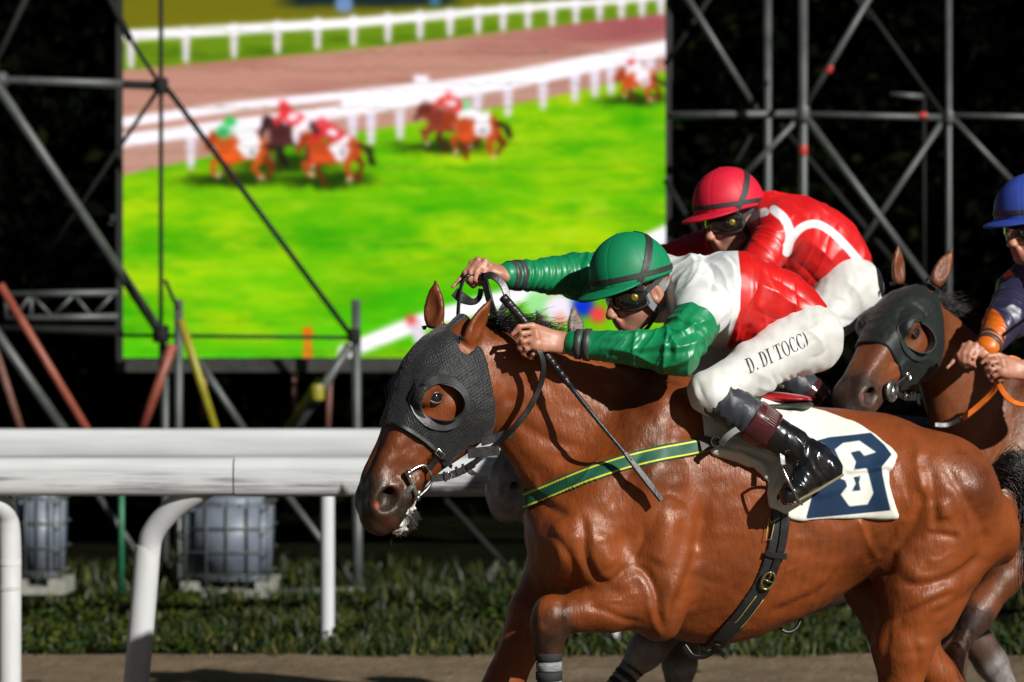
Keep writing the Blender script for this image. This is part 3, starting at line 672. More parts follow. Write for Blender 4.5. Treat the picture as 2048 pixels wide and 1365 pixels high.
def torso_prims(Hh):
    S = [(1062, 1040, 1110, .05), (1085, 985, 1165, .13), (1130, 930, 1205, .185), (1200, 860, 1235, .212), (1290, 800, 1262, .222), (1380, 766, 1284, .236),
         (1450, 772, 1287, .254), (1540, 800, 1260, .270), (1620, 814, 1224, .272), (1700, 820, 1170, .262), (1770, 828, 1130, .256), (1840, 858, 1140, .258),
         (1900, 902, 1136, .246), (1960, 956, 1133, .208), (2000, 1002, 1125, .15), (2018, 1050, 1105, .06)]
    return loft([(Hh(x, t, 0), Hh(x, b, 0), w) for x, t, b, w in S], Hh.L, p=2.25)
def neck_prims(Hh, N):
    return loft([(Hh(*t, 0), Hh(*b, 0), w) for t, b, w in N], Hh.L, p=2.1)
NECK1 = [((1361, 790), (1135, 1130), .185), ((1267, 728), (1078, 1012), .122), ((1187, 706), (1034, 940), .10), ((1116, 688), (994, 880), .086),
         ((1064, 668), (966, 826), .08), ((1012, 656), (935, 775), .076), ((950, 656), (905, 715), .055)]
def limb(Hh, pts, k=.03):
    """chain of (px,py,lat,r)"""
    q = [(Hh(a, b, l), r) for a, b, l, r in pts]
    return [(cone(p, p2, r, r2), k) for (p, r), (p2, r2) in zip(q[:-1], q[1:])]
LEGS1 = dict(
    near_fore=[(1312, 1205, .175, .078), (1215, 1218, .175, .066), (1160, 1225, .172, .052), (1105, 1232, .168, .050), (1098, 1258, .166, .046), (1098, 1284, .165, .034),
               (1098, 1425, .165, .030), (1100, 1450, .165, .040), (1135, 1495, .165, .034)],
    off_fore=[(1120, 1110, -.13, .095), (1068, 1230, -.14, .078), (1010, 1360, -.14, .056), (996, 1392, -.14, .055), (982, 1430, -.14, .037), (945, 1545, -.14, .032),
              (938, 1575, -.14, .042), (905, 1625, -.14, .036)],
    near_hind=[(1872, 990, .13, .195), (1832, 1185, .165, .125), (1806, 1290, .165, .092), (1800, 1400, .165, .062), (1806, 1470, .165, .055), (1795, 1520, .165, .040),
               (1770, 1600, .165, .036), (1764, 1630, .165, .045), (1735, 1675, .165, .040)],
    off_hind=[(1850, 980, -.13, .17), (1760, 1170, -.165, .112), (1800, 1270, -.165, .095), (1875, 1350, -.165, .058), (1905, 1395, -.165, .058), (1930, 1440, -.165, .042),
              (1990, 1540, -.165, .036), (2000, 1565, -.165, .045), (2040, 1600, -.165, .04)])
LEGS2 = dict(
    near_fore=[(1290, 1190, .175, .080), (1180, 1280, .175, .066), (1112, 1342, .172, .055), (1090, 1366, .168, .056), (1074, 1388, .166, .045),
               (1006, 1472, .165, .032), (991, 1488, .165, .042), (1016, 1535, .165, .034)],
    off_fore=[(1260, 1160, -.13, .095), (1200, 1280, -.14, .076), (1176, 1380, -.14, .058), (1174, 1410, -.14, .055), (1172, 1440, -.14, .037), (1170, 1590, -.14, .032),
              (1170, 1620, -.14, .042), (1150, 1670, -.14, .036)],
    near_hind=LEGS1['near_hind'], off_hind=LEGS1['off_hind'])
def hoof(Hh, p, q):
    """hoof beyond the last joint: p previous joint, q end"""
    a = Hh(*p[:3]); b = Hh(*q[:3]); d = unit(b-a); return cone(b+d*.015, b+d*.075, q[3]*1.05, q[3]*1.4)

def muscles1(v, n, F=H):
    """relief of the near side: grooves, muscle edges and veins, drawn on the flank in photo pixels"""
    px = proj(v); near = np.clip((n @ F.L-.05)/.35, 0, 1); disp = np.zeros(len(v))
    def line(pts, w, amp, step=0.0, fade=.18, smooth=6):
        nonlocal disp
        q = catmull(np.array(pts, float), smooth); lo, hi = q.min(0)-4*w, q.max(0)+4*w
        m = ((px > lo) & (px < hi)).all(1) & (near > 0)
        if not m.any(): return
        d, s, t = poly_dist(px[m], q); g = np.exp(-(d/w)**2); e = np.clip(np.minimum(t, 1-t)/fade, 0, 1)
        disp[m] += near[m]*e*(amp*g+step*(s*d/w)*np.exp(-(d/(1.7*w))**2))
    G = -.007
    # hindquarters
    line([(1966, 1058), (1961, 1105), (1931, 1137), (1885, 1160), (1829, 1169), (1795, 1160)], 9, -.010, .004)
    line([(1877, 915), (1900, 950), (1929, 998), (1953, 1034), (1968, 1070), (1964, 1100)], 10, -.007, .003)
    line([(1860, 930), (1863, 978), (1870, 1037), (1866, 1067)], 8, -.006, .003)
    line([(1850, 1066), (1880, 1068), (1924, 1075)], 6, -.006, -.003)
    line([(1927, 1075), (1929, 1035), (1925, 1000)], 6, -.004)
    line([(1846, 985), (1838, 1012), (1822, 1052), (1792, 1097), (1763, 1134)], 10, -.010, .006)
    line([(1832, 900), (1838, 950), (1846, 990)], 9, .007)
    line([(1880, 1000), (1890, 1040)], 16, .009)
    line([(1918, 1182), (1859, 1206), (1811, 1230), (1786, 1250)], 7, -.008, .004)
    line([(1790, 1090), (1810, 1130), (1850, 1150)], 16, .008)
    line([(1960, 1170), (1925, 1200), (1880, 1225), (1840, 1270)], 9, -.005)
    line([(1980, 1090), (1950, 1150), (1900, 1190)], 14, .006)
    line([(1716, 1030), (1735, 1080), (1757, 1122)], 7, .009, .004)
    for i in range(6): line([(1800-i*9, 1040+i*5), (1778-i*8, 1085+i*4), (1758-i*5, 1118+i*2)], 3.2, -.0026)
    line([(1745, 1150), (1765, 1150), (1790, 1140)], 6, -.006)
    line([(1780, 1250), (1770, 1310), (1772, 1360)], 8, -.004); line([(1820, 1270), (1838, 1320), (1830, 1365)], 8, -.005)
    line([(1790, 845), (1830, 880), (1845, 920)], 14, .006); line([(1795, 900), (1815, 1000), (1800, 1040)], 12, -.004)
    # barrel: ribs and flank
    for i in range(7): line([(1585+i*19, 1055), (1570+i*20, 1120), (1550+i*20, 1190), (1525+i*20, 1235)], 6, -.0022)
    line([(1690, 1120), (1650, 1175), (1590, 1205), (1540, 1225)], 9, -.005, .003)
    line([(1560, 1262), (1620, 1235), (1680, 1195)], 6, -.004)
    for i in range(4): line([(1452+i*6, 1000+i*30), (1430+i*5, 1030+i*31), (1408+i*7, 1052+i*33)], 5, -.0020)
    for i in range(4): line([(1350+i*12, 1160+i*24+(i*7 % 5)*3), (1392+i*5, 1152+i*26), (1432-i*9, 1170+i*18)], 5, -.0015)
    # shoulder and arm
    line([(1405, 1000), (1395, 1080), (1372, 1150), (1352, 1215), (1345, 1270)], 12, -.012, .008)
    line([(1420, 960), (1412, 1010), (1402, 1060)], 14, -.004)
    line([(1350, 860), (1310, 940), (1270, 1030), (1225, 1080)], 20, .007); line([(1300, 880), (1250, 960), (1215, 1030)], 9, -.005)
    line([(1330, 950), (1310, 1040), (1280, 1100)], 12, -.005); line([(1345, 1020), (1330, 1090), (1310, 1130)], 22, .010)
    line([(1390, 1090), (1375, 1130), (1355, 1200)], 18, .009)
    line([(1290, 1040), (1280, 1090), (1262, 1128)], 8, -.005)
    line([(1162, 1027), (1170, 1059), (1173, 1117), (1195, 1160), (1224, 1166), (1248, 1140), (1262, 1127)], 9, -.012, -.004)
    line([(1262, 1127), (1291, 1148), (1310, 1187), (1314, 1227), (1330, 1266)], 8, -.011, .004)
    line([(1200, 1060), (1210, 1110), (1225, 1135)], 20, .011)
    line([(1095, 1055), (1130, 1100), (1148, 1140), (1150, 1180)], 9, -.008); line([(1110, 1040), (1120, 1110), (1105, 1160)], 13, .006)
    line([(1180, 1195), (1230, 1200), (1280, 1185)], 5, .004); line([(1170, 1212), (1210, 1222), (1250, 1240), (1290, 1245)], 6, -.006)
    line([(1185, 1180), (1240, 1165), (1285, 1150)], 6, .003); line([(1300, 1200), (1312, 1250), (1325, 1275)], 7, .005)
    line([(1130, 1192), (1120, 1225), (1128, 1265)], 5, -.004); line([(1085, 1195), (1078, 1230), (1085, 1270)], 6, .004)
    # neck
    line([(985, 885), (1040, 960), (1095, 1010), (1150, 1035)], 10, -.007, -.003)
    line([(1030, 870), (1095, 930), (1160, 960), (1230, 955)], 18, .006); line([(1010, 830), (1080, 870), (1170, 900), (1260, 890)], 12, -.005)
    line([(1120, 720), (1200, 770), (1290, 830), (1330, 870)], 16, -.005); line([(1040, 700), (1130, 770), (1230, 830)], 16, .004)
    line([(1240, 830), (1290, 850), (1330, 840)], 22, .006); line([(1330, 780), (1350, 840), (1340, 900)], 12, -.006)
    for a in range(9): line([(1075+a*6, 935-a*3), (1080+a*6, 955-a*2), (1083+a*6, 985-a)], 2.2, -.0016)
    # fine skin veins
    for pts in ([(1130, 985), (1165, 960), (1190, 925), (1235, 905)], [(1100, 905), (1150, 900), (1185, 880)], [(1310, 1000), (1340, 990), (1372, 1010), (1390, 1050)],
                [(1470, 1120), (1420, 1170), (1400, 1230)], [(1640, 1080), (1600, 1130), (1560, 1150), (1530, 1200)], [(1800, 960), (1812, 1010), (1795, 1050)],
                [(1905, 1100), (1880, 1120), (1850, 1120)], [(1215, 1195), (1250, 1205), (1290, 1200)]):
        line(pts, 3.0, .0030)
    return disp
def face_relief(v, n, hf):
    q = hf.loc(v); disp = np.zeros(len(v)); I = np.flatnonzero((np.abs(q[:, 2]) > .012) & (np.abs(q[:, 2]) < .14) & (q[:, 0] > .05) & (q[:, 0] < .7) & (np.abs(q[:, 1]) < .2)); q = q[I]
    def line(pts, w, amp):
        d, s, t = poly_dist(q[:, :2], catmull(np.array(pts, float), 5)); e = np.clip(np.minimum(t, 1-t)/.2, 0, 1)
        disp[I] += amp*np.exp(-(d/w)**2)*e
    line([(.24, -.06), (.31, -.05), (.37, -.02), (.43, -.01)], .006, .0035); line([(.31, -.05), (.36, -.06), (.42, -.04), (.47, -.02)], .005, .003)
    line([(.36, -.02), (.40, .01), (.44, .03)], .005, .0025); line([(.44, -.03), (.48, -.05), (.5, -.08)], .006, -.003)
    line([(.47, .0), (.5, .015), (.54, .028)], .007, -.003); line([(.48, -.02), (.515, -.03), (.55, -.045), (.59, -.05)], .006, -.003)
    line([(.28, -.10), (.34, -.085), (.40, -.08)], .010, -.004); line([(.30, -.02), (.36, .0), (.42, .005)], .012, -.003)
    line([(.12, .02), (.15, .018), (.18, .008)], .004, .003); line([(.13, -.018), (.155, -.024), (.18, -.014)], .004, -.0025)
    return disp

def horse(name, label, hf, neck, legs, h, coat, T=None, relief=True, base=(0, 0, 0), ears=None, group='racing horses', hair='horse_hair', hide_ears=()):
    T = Matrix.Identity(4) if T is None else T
    root = thing(name, label, 'horse', group); B = Matrix.Translation(base); root.matrix_world = T @ B
    def attach(o):
        o.parent = root; o.matrix_parent_inverse = B.inverted(); return o
    body = [(torso_prims(H), .05), (neck_prims(H, neck), .09)]
    # quarters, shoulders
    for s in (1, -1):
        body += [(cone(H(1330, 830, s*.12), H(1150, 1080, s*.15), .085, .085), .07), (cone(H(1160, 1085, s*.16), H(1318, 1235, s*.18), .095, .075), .04),
                 (cone(H(1310, 970, s*.165), H(1322, 1180, s*.185), .095, .088), .05), (ell(H(1832, 985, s*.15), (.21, .15, .17), (H.F, H.L, (0, 0, 1))), .06),
                 (cone(H(1946, 1045, s*.13), H(1868, 1235, s*.155), .108, .07), .05), (ell(H(1825, 1120, s*.17), (.095, .09, .12)), .05),
                 (ell(H(1120, 1090, s*.08), (.09, .09, .13)), .05)]
    lp = []
    for nm, ch in legs.items():
        lp += limb(H, ch, .035); lp.append((hoof(H, ch[-2], ch[-1]), .015))
    kn = legs['near_fore'][3]; lp.append((ell(H(kn[0]-2, kn[1]+5, kn[2]), (.056, .05, .066)), .02))
    hd = head_prims(hf); ea = []; cu = head_cuts(hf)
    for b, t, out, w in ears:
        e, c = ear_prims(hf, b, t, out, w); ea.append((e, .012)); cu.append((c, .006))
    allp = body+lp+hd+ea
    lo = np.min([p[0][1] for p in allp], 0)-.03; hi = np.max([p[0][2] for p in allp], 0)+.03; lo[2] = max(lo[2], -.05)
    f = Field(lo, hi, h)
    for p, k in allp: f.put(p, k)
    for p, k in cu: f.put(p, k, op='s')
    v, q = f.mesh(2); n = normals(v, q)
    d = .0025*vnoise(v*9, 3)+.0012*vnoise(v*23, 4)
    if relief: d = d+1.1*muscles1(v, n)+.0022*vnoise(v*A(16, 16, 40), 14)*np.clip(n @ H.L, 0, 1)
    d = d+face_relief(v, n, hf); v = v+n*d[:, None]; v = relax(v, q, .25)
    me = mesh_np('body', v, q)
    # points of the coat: dark muzzle, knees and lower legs
    l = hf.loc(v); inh = (l[:, 0] > -.1) & (np.abs(l[:, 2]) < .14) & (l[:, 1] > -.26) & (l[:, 1] < .13)
    dark = np.where(inh, np.clip((l[:, 0]-.40)/.14, 0, 1)*.92, 0)
    dark = np.maximum(dark, np.where(inh, .45*np.exp(-((l[:, 0]-EYE[0])**2+(l[:, 1]-EYE[1])**2)/.035**2)+.28*np.clip((l[:, 1]-.0)/.06, 0, 1), 0))
    for nm, ch in legs.items():
        i0 = 3 if 'fore' in nm else 4
        a = H(*ch[i0][:3]); b = H(*ch[-1][:3]); ab = b-a; e = v-a; t = np.clip(e @ ab/(ab @ ab), 0, 1.2)
        dd = np.linalg.norm(e-t[:, None]*ab, axis=1); dark = np.maximum(dark, np.clip((.085-dd)/.02, 0, 1)*np.clip((e @ ab/np.sqrt(ab @ ab)+.055)/.05, 0, 1)*.85)
    for b, t, out, w in ears:
        e = (v-b) @ unit(t-b)/np.linalg.norm(t-b); dd = np.linalg.norm(np.cross(v-b, unit(t-b)), axis=1); dark = np.maximum(dark, np.where((dd < .05) & (e > 0), np.clip((e-.72)/.3, 0, 1)*.85, 0))
    pink = np.zeros(len(v)); 
    for s in (1, -1):
        pink = np.maximum(pink, np.clip(1-np.linalg.norm(v-hf.pt(.590, .022, s*.066), axis=1)/.016, 0, 1))
        blk = np.linalg.norm((v-hf.pt(.57, .006, s*.056))*1.0, axis=1)
        dark = np.maximum(dark, np.clip((.034-blk)/.008, 0, 1)*1.3)  # nostril hollow darkened, standing in for the shade inside it
    fattr(me, 'dark', dark); fattr(me, 'pink', pink)
    attach(link('body', me, coat))
    for s in (1, -1):
        m = MB(); c = hf.pt(EYE[0], EYE[1], s*(EYE[2]+.001)); rr = .0245
        m.grid(lambda a, b: c+rr*(math.sin(b*math.pi)*(math.cos(a*2*math.pi)*hf.a+math.sin(a*2*math.pi)*hf.d)+math.cos(b*math.pi)*hf.n*s), 20, 13, True)
        attach(m.build('eye', 'horse_eye'))
        m = MB()                                          # lids
        for k, up in ((.0205, 1), (.020, -1)):
            m.tube([c+hf.n*s*(.016-7*x*x)+(.5*hf.a+.86*hf.d)*x+(-.86*hf.a+.5*hf.d)*up*(.0155*math.cos(x/.030*1.5)) for x in np.linspace(-.030, .030, 11)], [.002, .003, .0045, .005, .0052, .0052, .0052, .005, .0045, .003, .002], 8)
        attach(m.build('eyelid', 'dark_skin'))
    return dict(root=root, attach=attach, prims=allp, cuts=cu, hf=hf, v=v, q=q, n=n, T=T, field=f)

# coat, eye and hair materials
def coat_mat(name, col, dark, rough=.42):
    t = new_mat(name)
    f1 = t.noise(3.2, 5, .6); f2 = t.noise(26, 4, .65); f3 = t.noise(9, 3, .5)
    c = t.ramp(f1, [(.30, tuple(x*.40 for x in col)), (.52, col), (.74, tuple(min(1, x*1.30) for x in col))])
    c2 = t.mix(t.math('MULTIPLY', t.math('SUBTRACT', f2, .35, True), .9, True), c, tuple(x*.62 for x in col))
    a = t.attr('dark').outputs['Fac']
    am = t.math('ADD', a, t.math('MULTIPLY', t.math('SUBTRACT', f3, .5), t.math('MULTIPLY', a, .9)), True)
    c3 = t.mix(am, c2, t.ramp(f2, [(.3, tuple(x*.6 for x in dark)), (.75, tuple(x*1.6 for x in dark))]))
    t.base(t.mix(t.attr('pink').outputs['Fac'], c3, (.55, .12, .09)))
    rr = t.node('ShaderNodeMapRange'); t.link(f2, rr.inputs[0]); rr.inputs[1].default_value = .3; rr.inputs[2].default_value = .7
    rr.inputs[3].default_value = rough-.10; rr.inputs[4].default_value = rough+.16; t.link(rr.outputs[0], t.b.inputs['Roughness'])
    t.set(Specular_IOR_Level=.42, Specular_Tint=(1, .88, .78, 1))
    h1 = t.noise(170, 3, .7, sc=(1, 1, .2), rot=(0, R(25), 0)); b1 = t.bump(h1, .40, .0030); b1 = t.bump(t.noise(58, 5, .72, sc=(1, 1, .45), rot=(0, R(-25), 0)), .26, .006, b1)
    h2 = t.noise(30, 4, .6, sc=(1, 1, .45), rot=(0, R(35), 0)); t.bump(h2, .34, .010, b1)
    return t.m
coat_mat('coat_bay', (.190, .0440, .0092), (.016, .010, .007), .38)
coat_mat('coat_dark', (.070, .042, .030), (.19, .18, .172), .4)  # grey muzzle and leg points, made paler to replace missing light on them
coat_mat('coat_brown', (.150, .042, .013), (.030, .020, .017), .4)
t = new_mat('horse_eye'); t.base((.006, .004, .006)); t.set(Roughness=.04, Specular_IOR_Level=.8, Coat_Weight=1.0, Coat_Roughness=.02)
plain('dark_skin', (.045, .025, .016), .38, .3, 60, .3, 150)
plain('horse_hair', (.012, .009, .008), .42, .4, 30, 0)
# ------------------------------------------------------------------ the three horses
EARS1 = [(HF1.px(934, 688, .090), H(984, 594, .085), A(.80, -.55, .10), .033), (HF1.pt(.012, .052, -.068), HF1.pt(.012, .052, -.068)+A(.005, .0, .155), A(-.45, -.9, .05), .036)]
horse1 = horse('race_horse', 'glossy bay racehorse in a black hood wearing number six cloth', HF1, NECK1, LEGS1, .0075, 'coat_bay', ears=EARS1, base=(.3, 7.4, 0))
# second horse: same build, shifted away from the camera, nearly hidden
T2 = Matrix.Translation(Vector(P(1022, 992, 8.30)-HF1.pt(.575, 0, .05)))
HF2 = HF1
EARS2 = [(HF1.pt(-.012, .030, .080), HF1.pt(-.012, .030, .080)+A(-.02, .02, .15), A(.4, -.9, .1), .035), (HF1.pt(.012, .045, -.068), HF1.pt(.012, .045, -.068)+A(-.06, 0, .14), A(-.45, -.9, .05), .035)]
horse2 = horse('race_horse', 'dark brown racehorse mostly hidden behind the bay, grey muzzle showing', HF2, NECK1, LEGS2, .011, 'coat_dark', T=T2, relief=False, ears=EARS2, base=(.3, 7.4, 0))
# third horse: turned more to the camera, head carried higher
HF3 = HeadFrame(H(978, 575, 0), .46, -.40, R(22))
NECK3 = [((1361, 800), (1135, 1130), .185), ((1290, 725), (1080, 975), .13), ((1210, 672), (1045, 880), .105), ((1130, 624), (1015, 800), .092), ((1070, 592), (985, 738), .085), ((1015, 566), (950, 690), .078), ((975, 558), (935, 630), .055)]
EARS3 = [(HF3.pt(-.03, .035, .072), HF3.pt(-.03, .035, .072)+A(.085, -.005, .145), A(-.35, -.75, .0), .034), (HF3.pt(-.01, .055, -.066), HF3.pt(-.01, .055, -.066)+A(-.005, .0, .16), A(.2, -.95, .0), .034)]
q3 = Vector(HF3.O); T3 = Matrix.Translation(Vector(P(1836, 596, 8.35))) @ Matrix.Rotation(R(26), 4, 'Z') @ Matrix.Scale(.93, 4) @ Matrix.Translation(-q3)
horse3 = horse('race_horse', 'brown racehorse in a dark green hood behind the bay quarters', HF3, NECK3, LEGS2, .009, 'coat_brown', T=T3, relief=False, ears=EARS3, base=(.3, 7.4, 0))

from mathutils.bvhtree import BVHTree
BV1 = BVHTree.FromPolygons(horse1['v'].tolist(), horse1['q'].tolist())
def on1(px, py, off=.0):
    """point of the bay's skin seen at a photo pixel, lifted by off"""
    d = Vector((P(px, py, 8)-A(0, 0, CH))).normalized(); r = BV1.ray_cast(Vector((0, 0, CH)), d)
    if r[0] is None: return H(px, py, .0), -H.F
    n = np.array(r[1]); n = n if n @ np.array(d) < 0 else -n; return np.array(r[0])+n*off, n
def resample(src, lo, hi, h):
    f = Field(lo, hi, h); g = [(f.lo[i]+h*np.arange(f.n[i])-src.lo[i])/src.h for i in range(3)]
    i0 = [np.clip(x.astype(int), 0, src.n[i]-2) for i, x in enumerate(g)]; w = [np.clip(x-j, 0, 1).astype(np.float32) for x, j in zip(g, i0)]
    out = 0
    for a in (0, 1):
        for b in (0, 1):
            for c in (0, 1):
                ww = (w[0] if a else 1-w[0])[:, None, None]*(w[1] if b else 1-w[1])[None, :, None]*(w[2] if c else 1-w[2])[None, None, :]
                out = out+ww*src.d[np.ix_(i0[0]+a, i0[1]+b, i0[2]+c)]
    f.d = out.astype(np.float32); return f
def grid_pts(f, mask):
    I = np.argwhere(mask); return f.lo+I*f.h, tuple(I.T)
def shell(src, lo, hi, h, off, region, smooth=1, k=.004):
    """skin of the field lifted by off, kept where region(points) < 0"""
    f = resample(src, lo, hi, h); near = np.abs(f.d-off) < 6*h; p, ix = grid_pts(f, near)
    r = region(p).astype(np.float32); dd = f.d-off; a = dd[ix]; hh = np.maximum(k-np.abs(a-r), 0)/k
    dd[ix] = np.maximum(a, r)+hh*hh*k*.25; dd[~near] = np.where(dd[~near] < 0, 1e-3, dd[~near])
    inner = resample(src, lo, hi, h).d; dd = np.maximum(dd, -(inner+.012)); f.d = dd
    return f.mesh(smooth)
def side_px(p, F=H):
    """photo pixels with the far side folded onto the near side"""
    lat = (p-F.O) @ F.L; q = p-2*np.minimum(lat, 0)[:, None]*F.L[None, :]; return proj(q), lat
def bounds(pts, m=.05, mir=True):
    q = np.array(pts); 
    if mir: q = np.vstack([q, [H.mir(x) for x in q]])
    return q.min(0)-m, q.max(0)+m

# ------------------------------------------------------------------ cloth, leather and metal materials
t = new_mat('hood_knit'); w1 = t.node('ShaderNodeTexVoronoi'); w1.inputs['Scale'].default_value = 140; w1.inputs['Randomness'].default_value = .35; t.link(t.coord((1, 1, .7), (0, R(25), 0)), w1.inputs['Vector']); f = t.noise(8, 5, .65)
t.base(t.ramp(f, [(.3, (.005, .0055, .006)), (.7, (.013, .014, .015))])); t.set(Roughness=.6, Sheen_Weight=.1, Specular_IOR_Level=.35); t.bump(w1.outputs['Distance'], .6, .004, t.bump(t.noise(12, 3, .5), .2, .012))
t = new_mat('hood_green'); f = t.noise(9, 5, .65); t.base(t.ramp(f, [(.3, (.0035, .006, .0048)), (.7, (.009, .0135, .011))])); t.set(Roughness=.55, Sheen_Weight=.05, Specular_IOR_Level=.35); t.bump(t.noise(16, 4, .6), .4, .012)
plain('cup_black', (.012, .013, .014), .45, .3, 20, .2, 90)
plain('leather_black', (.010, .009, .009), .38, .35, 25, .25, 120, .002)
plain('leather_brown', (.035, .022, .015), .5, .3, 25, .25, 120, .002)
plain('steel', (.55, .55, .52), .22, .15, 30, .05, 90, metal=1.0)
plain('rubber_grey', (.09, .095, .09), .55, .2, 20)
plain('foam_white', (.58, .58, .55), .5, .15, 60, .6, 120, .006)
plain('tongue_grey', (.16, .15, .14), .45, .25, 50, .3, 90)
t = new_mat('cloth_number'); f = t.noise(6, 5, .6); g1 = t.noise(420, 2, .5)
wh = t.ramp(f, [(.3, (.56, .55, .48)), (.7, (.70, .69, .62))]); nv = t.ramp(f, [(.3, (.004, .018, .046)), (.7, (.008, .031, .075))])
navy = t.step(t.attr('navy').outputs['Fac'], 0, .002); dig = t.step(t.attr('digit').outputs['Fac'], 0, .0025)
t.base(t.mix(dig, t.mix(navy, wh, nv), wh)); t.set(Roughness=.75, Specular_IOR_Level=.2); t.bump(g1, .15, .001, t.bump(t.ridged(9, (1, .5, .6), (0, R(30), 0)), .35, .010))
t = new_mat('breast_web'); f = t.noise(30, 3, .6); dd = t.attr('mid').outputs['Fac']
st = t.step(t.math('ABSOLUTE', t.math('SUBTRACT', t.math('ABSOLUTE', dd), .0168)), .0023, .0006)
t.base(t.mix(st, t.ramp(f, [(.3, (.004, .06, .032)), (.7, (.008, .10, .05))]), (.62, .55, .03))); t.set(Roughness=.6); w1 = t.noise(300, 2, .5); t.bump(w1, .25, .001)
t = new_mat('girth_black'); f = t.noise(25, 4, .6); t.base(t.ramp(f, [(.3, (.007, .008, .008)), (.7, (.018, .020, .021))])); t.set(Roughness=.45); t.bump(t.noise(160, 2, .6), .3, .002)

# ------------------------------------------------------------------ hoods
def loc_poly(pxs, n, hf=HF1): return [tuple(hf.lp(x, y, n)[:2]) for x, y in pxs]
HOOD_POLY = loc_poly([(690, 800), (770, 842), (806, 856), (850, 886), (884, 920), (904, 940), (920, 918), (952, 892), (990, 878), (984, 800), (972, 728), (962, 690), (965, 640), (900, 560), (760, 600)], .10)
EYE_PX = HF1.lp(884, 806, .118)
def hood(H_, name, label, mat, band, T, ears, cat='hood', group='blinker hoods', rx=.058, ry=.066):
    hf = H_['hf']; lo = np.min([hf.pt(a, d, n) for a in (-.13, .44) for d in (-.27, .14) for n in (-.15, .15)], 0); hi = np.max([hf.pt(a, d, n) for a in (-.13, .44) for d in (-.27, .14) for n in (-.15, .15)], 0)
    ea = [ear_prims(hf, *e)[0] for e in ears]
    ec = EYE_PX
    def region(p):
        l = hf.loc(p); r = poly_sd(l[:, :2], HOOD_POLY)
        e = (np.hypot((l[:, 0]-ec[0])/rx, (l[:, 1]-ec[1])/ry)-1)*rx; e = np.where(np.abs(l[:, 2]) > .03, e, .2); r = np.maximum(r, -e)
        for b, t_, out, w in ears:
            ax = unit(t_-b); s = (p-b) @ ax; rad = np.linalg.norm(p-b-s[:, None]*ax, axis=1); r = np.maximum(r, -np.where(s > -.03, rad-np.where(s > .012, .07, w*.92+.3*np.minimum(s, 0)), .1))
        return r
    v, q = shell(H_['field'], lo, hi, .005, .008, region, 1); n = normals(v, q)
    v = v+n*(.0030*vnoise(v*A(26, 26, 11), 5)+.0014*vnoise(v*60, 6))[:, None]; me = mesh_np('hood_cloth', v, q)
    root = thing(name, label, cat, group, tuple(T @ Vector(hf.pt(.15, 0, 0)))); B = T @ Matrix.Translation(hf.pt(.15, 0, 0)); root.matrix_world = B
    inv = Matrix.Translation(hf.pt(.15, 0, 0)).inverted()
    def at(o): o.parent = root; o.matrix_parent_inverse = inv; return o
    at(link('hood_cloth', me, mat)); bv = BVHTree.FromPolygons(H_['v'].tolist(), H_['q'].tolist())
    def skin(a, d, s):
        o = hf.pt(a, d, s*.3); r = bv.ray_cast(Vector(o), Vector(-hf.n*s)); return np.array(r[0]) if r[0] is not None else hf.pt(a, d, s*.09)
    for s in (1, -1):
        m = MB(); ring = []
        for i in range(49):
            th = 2*math.pi*i/48; a, d = ec[0]+(rx+.012)*math.cos(th), ec[1]+(ry+.012)*math.sin(th); ring.append(skin(a, d, s)+hf.n*s*.011)
        ring = np.array(ring); ring = np.array([(ring[i-2 if i > 1 else i-3]+ring[i-1 if i else i-2]+ring[i]+ring[(i+1) % 48]+ring[(i+2) % 48])/5 for i in range(48)]); ring = np.vstack([ring, ring[:1]])
        m.ribbon(ring, .028, .005, hf.n*s); at(m.build('eye_ring', band))
        m = MB(); nn = 40                                # cup shading the eye from behind and below
        def cup(u, w):
            th = R(-205+230*u)-R(10); rr = 1.02-.10*w; p = skin(ec[0]+rx*math.cos(th), ec[1]+ry*math.sin(th), s)*.0
            i = (th/(2*math.pi) % 1)*48; j = int(i) % 48; b = ring[j]+(ring[j+1]-ring[j])*(i-int(i)); c = hf.pt(ec[0], ec[1], 0); c = c+hf.n*((b-c) @ hf.n)
            hgt = .034*math.sin(math.pi*min(1, max(0, u*1.02)))**.6
            return c+(b-c)*(.83*rr)+hf.n*s*(hgt*w-.004)
        m.grid(cup, nn, 7); at(m.build('eye_cup', 'cup_black', solid=.004))
    return root, at, skin, hf
hd1 = hood(horse1, 'blinker_hood', 'black knitted blinker hood on the bay horse with ringed eye hole', 'hood_knit', 'cup_black', Matrix.Identity(4), EARS1)
hd3 = hood(horse3, 'blinker_hood', 'dark green blinker hood with pale lined eye cup', 'hood_green', 'cup_green', T3, EARS3) if plain('cup_green', (.014, .022, .019), .4, .3, 20, .2, 90) else 0
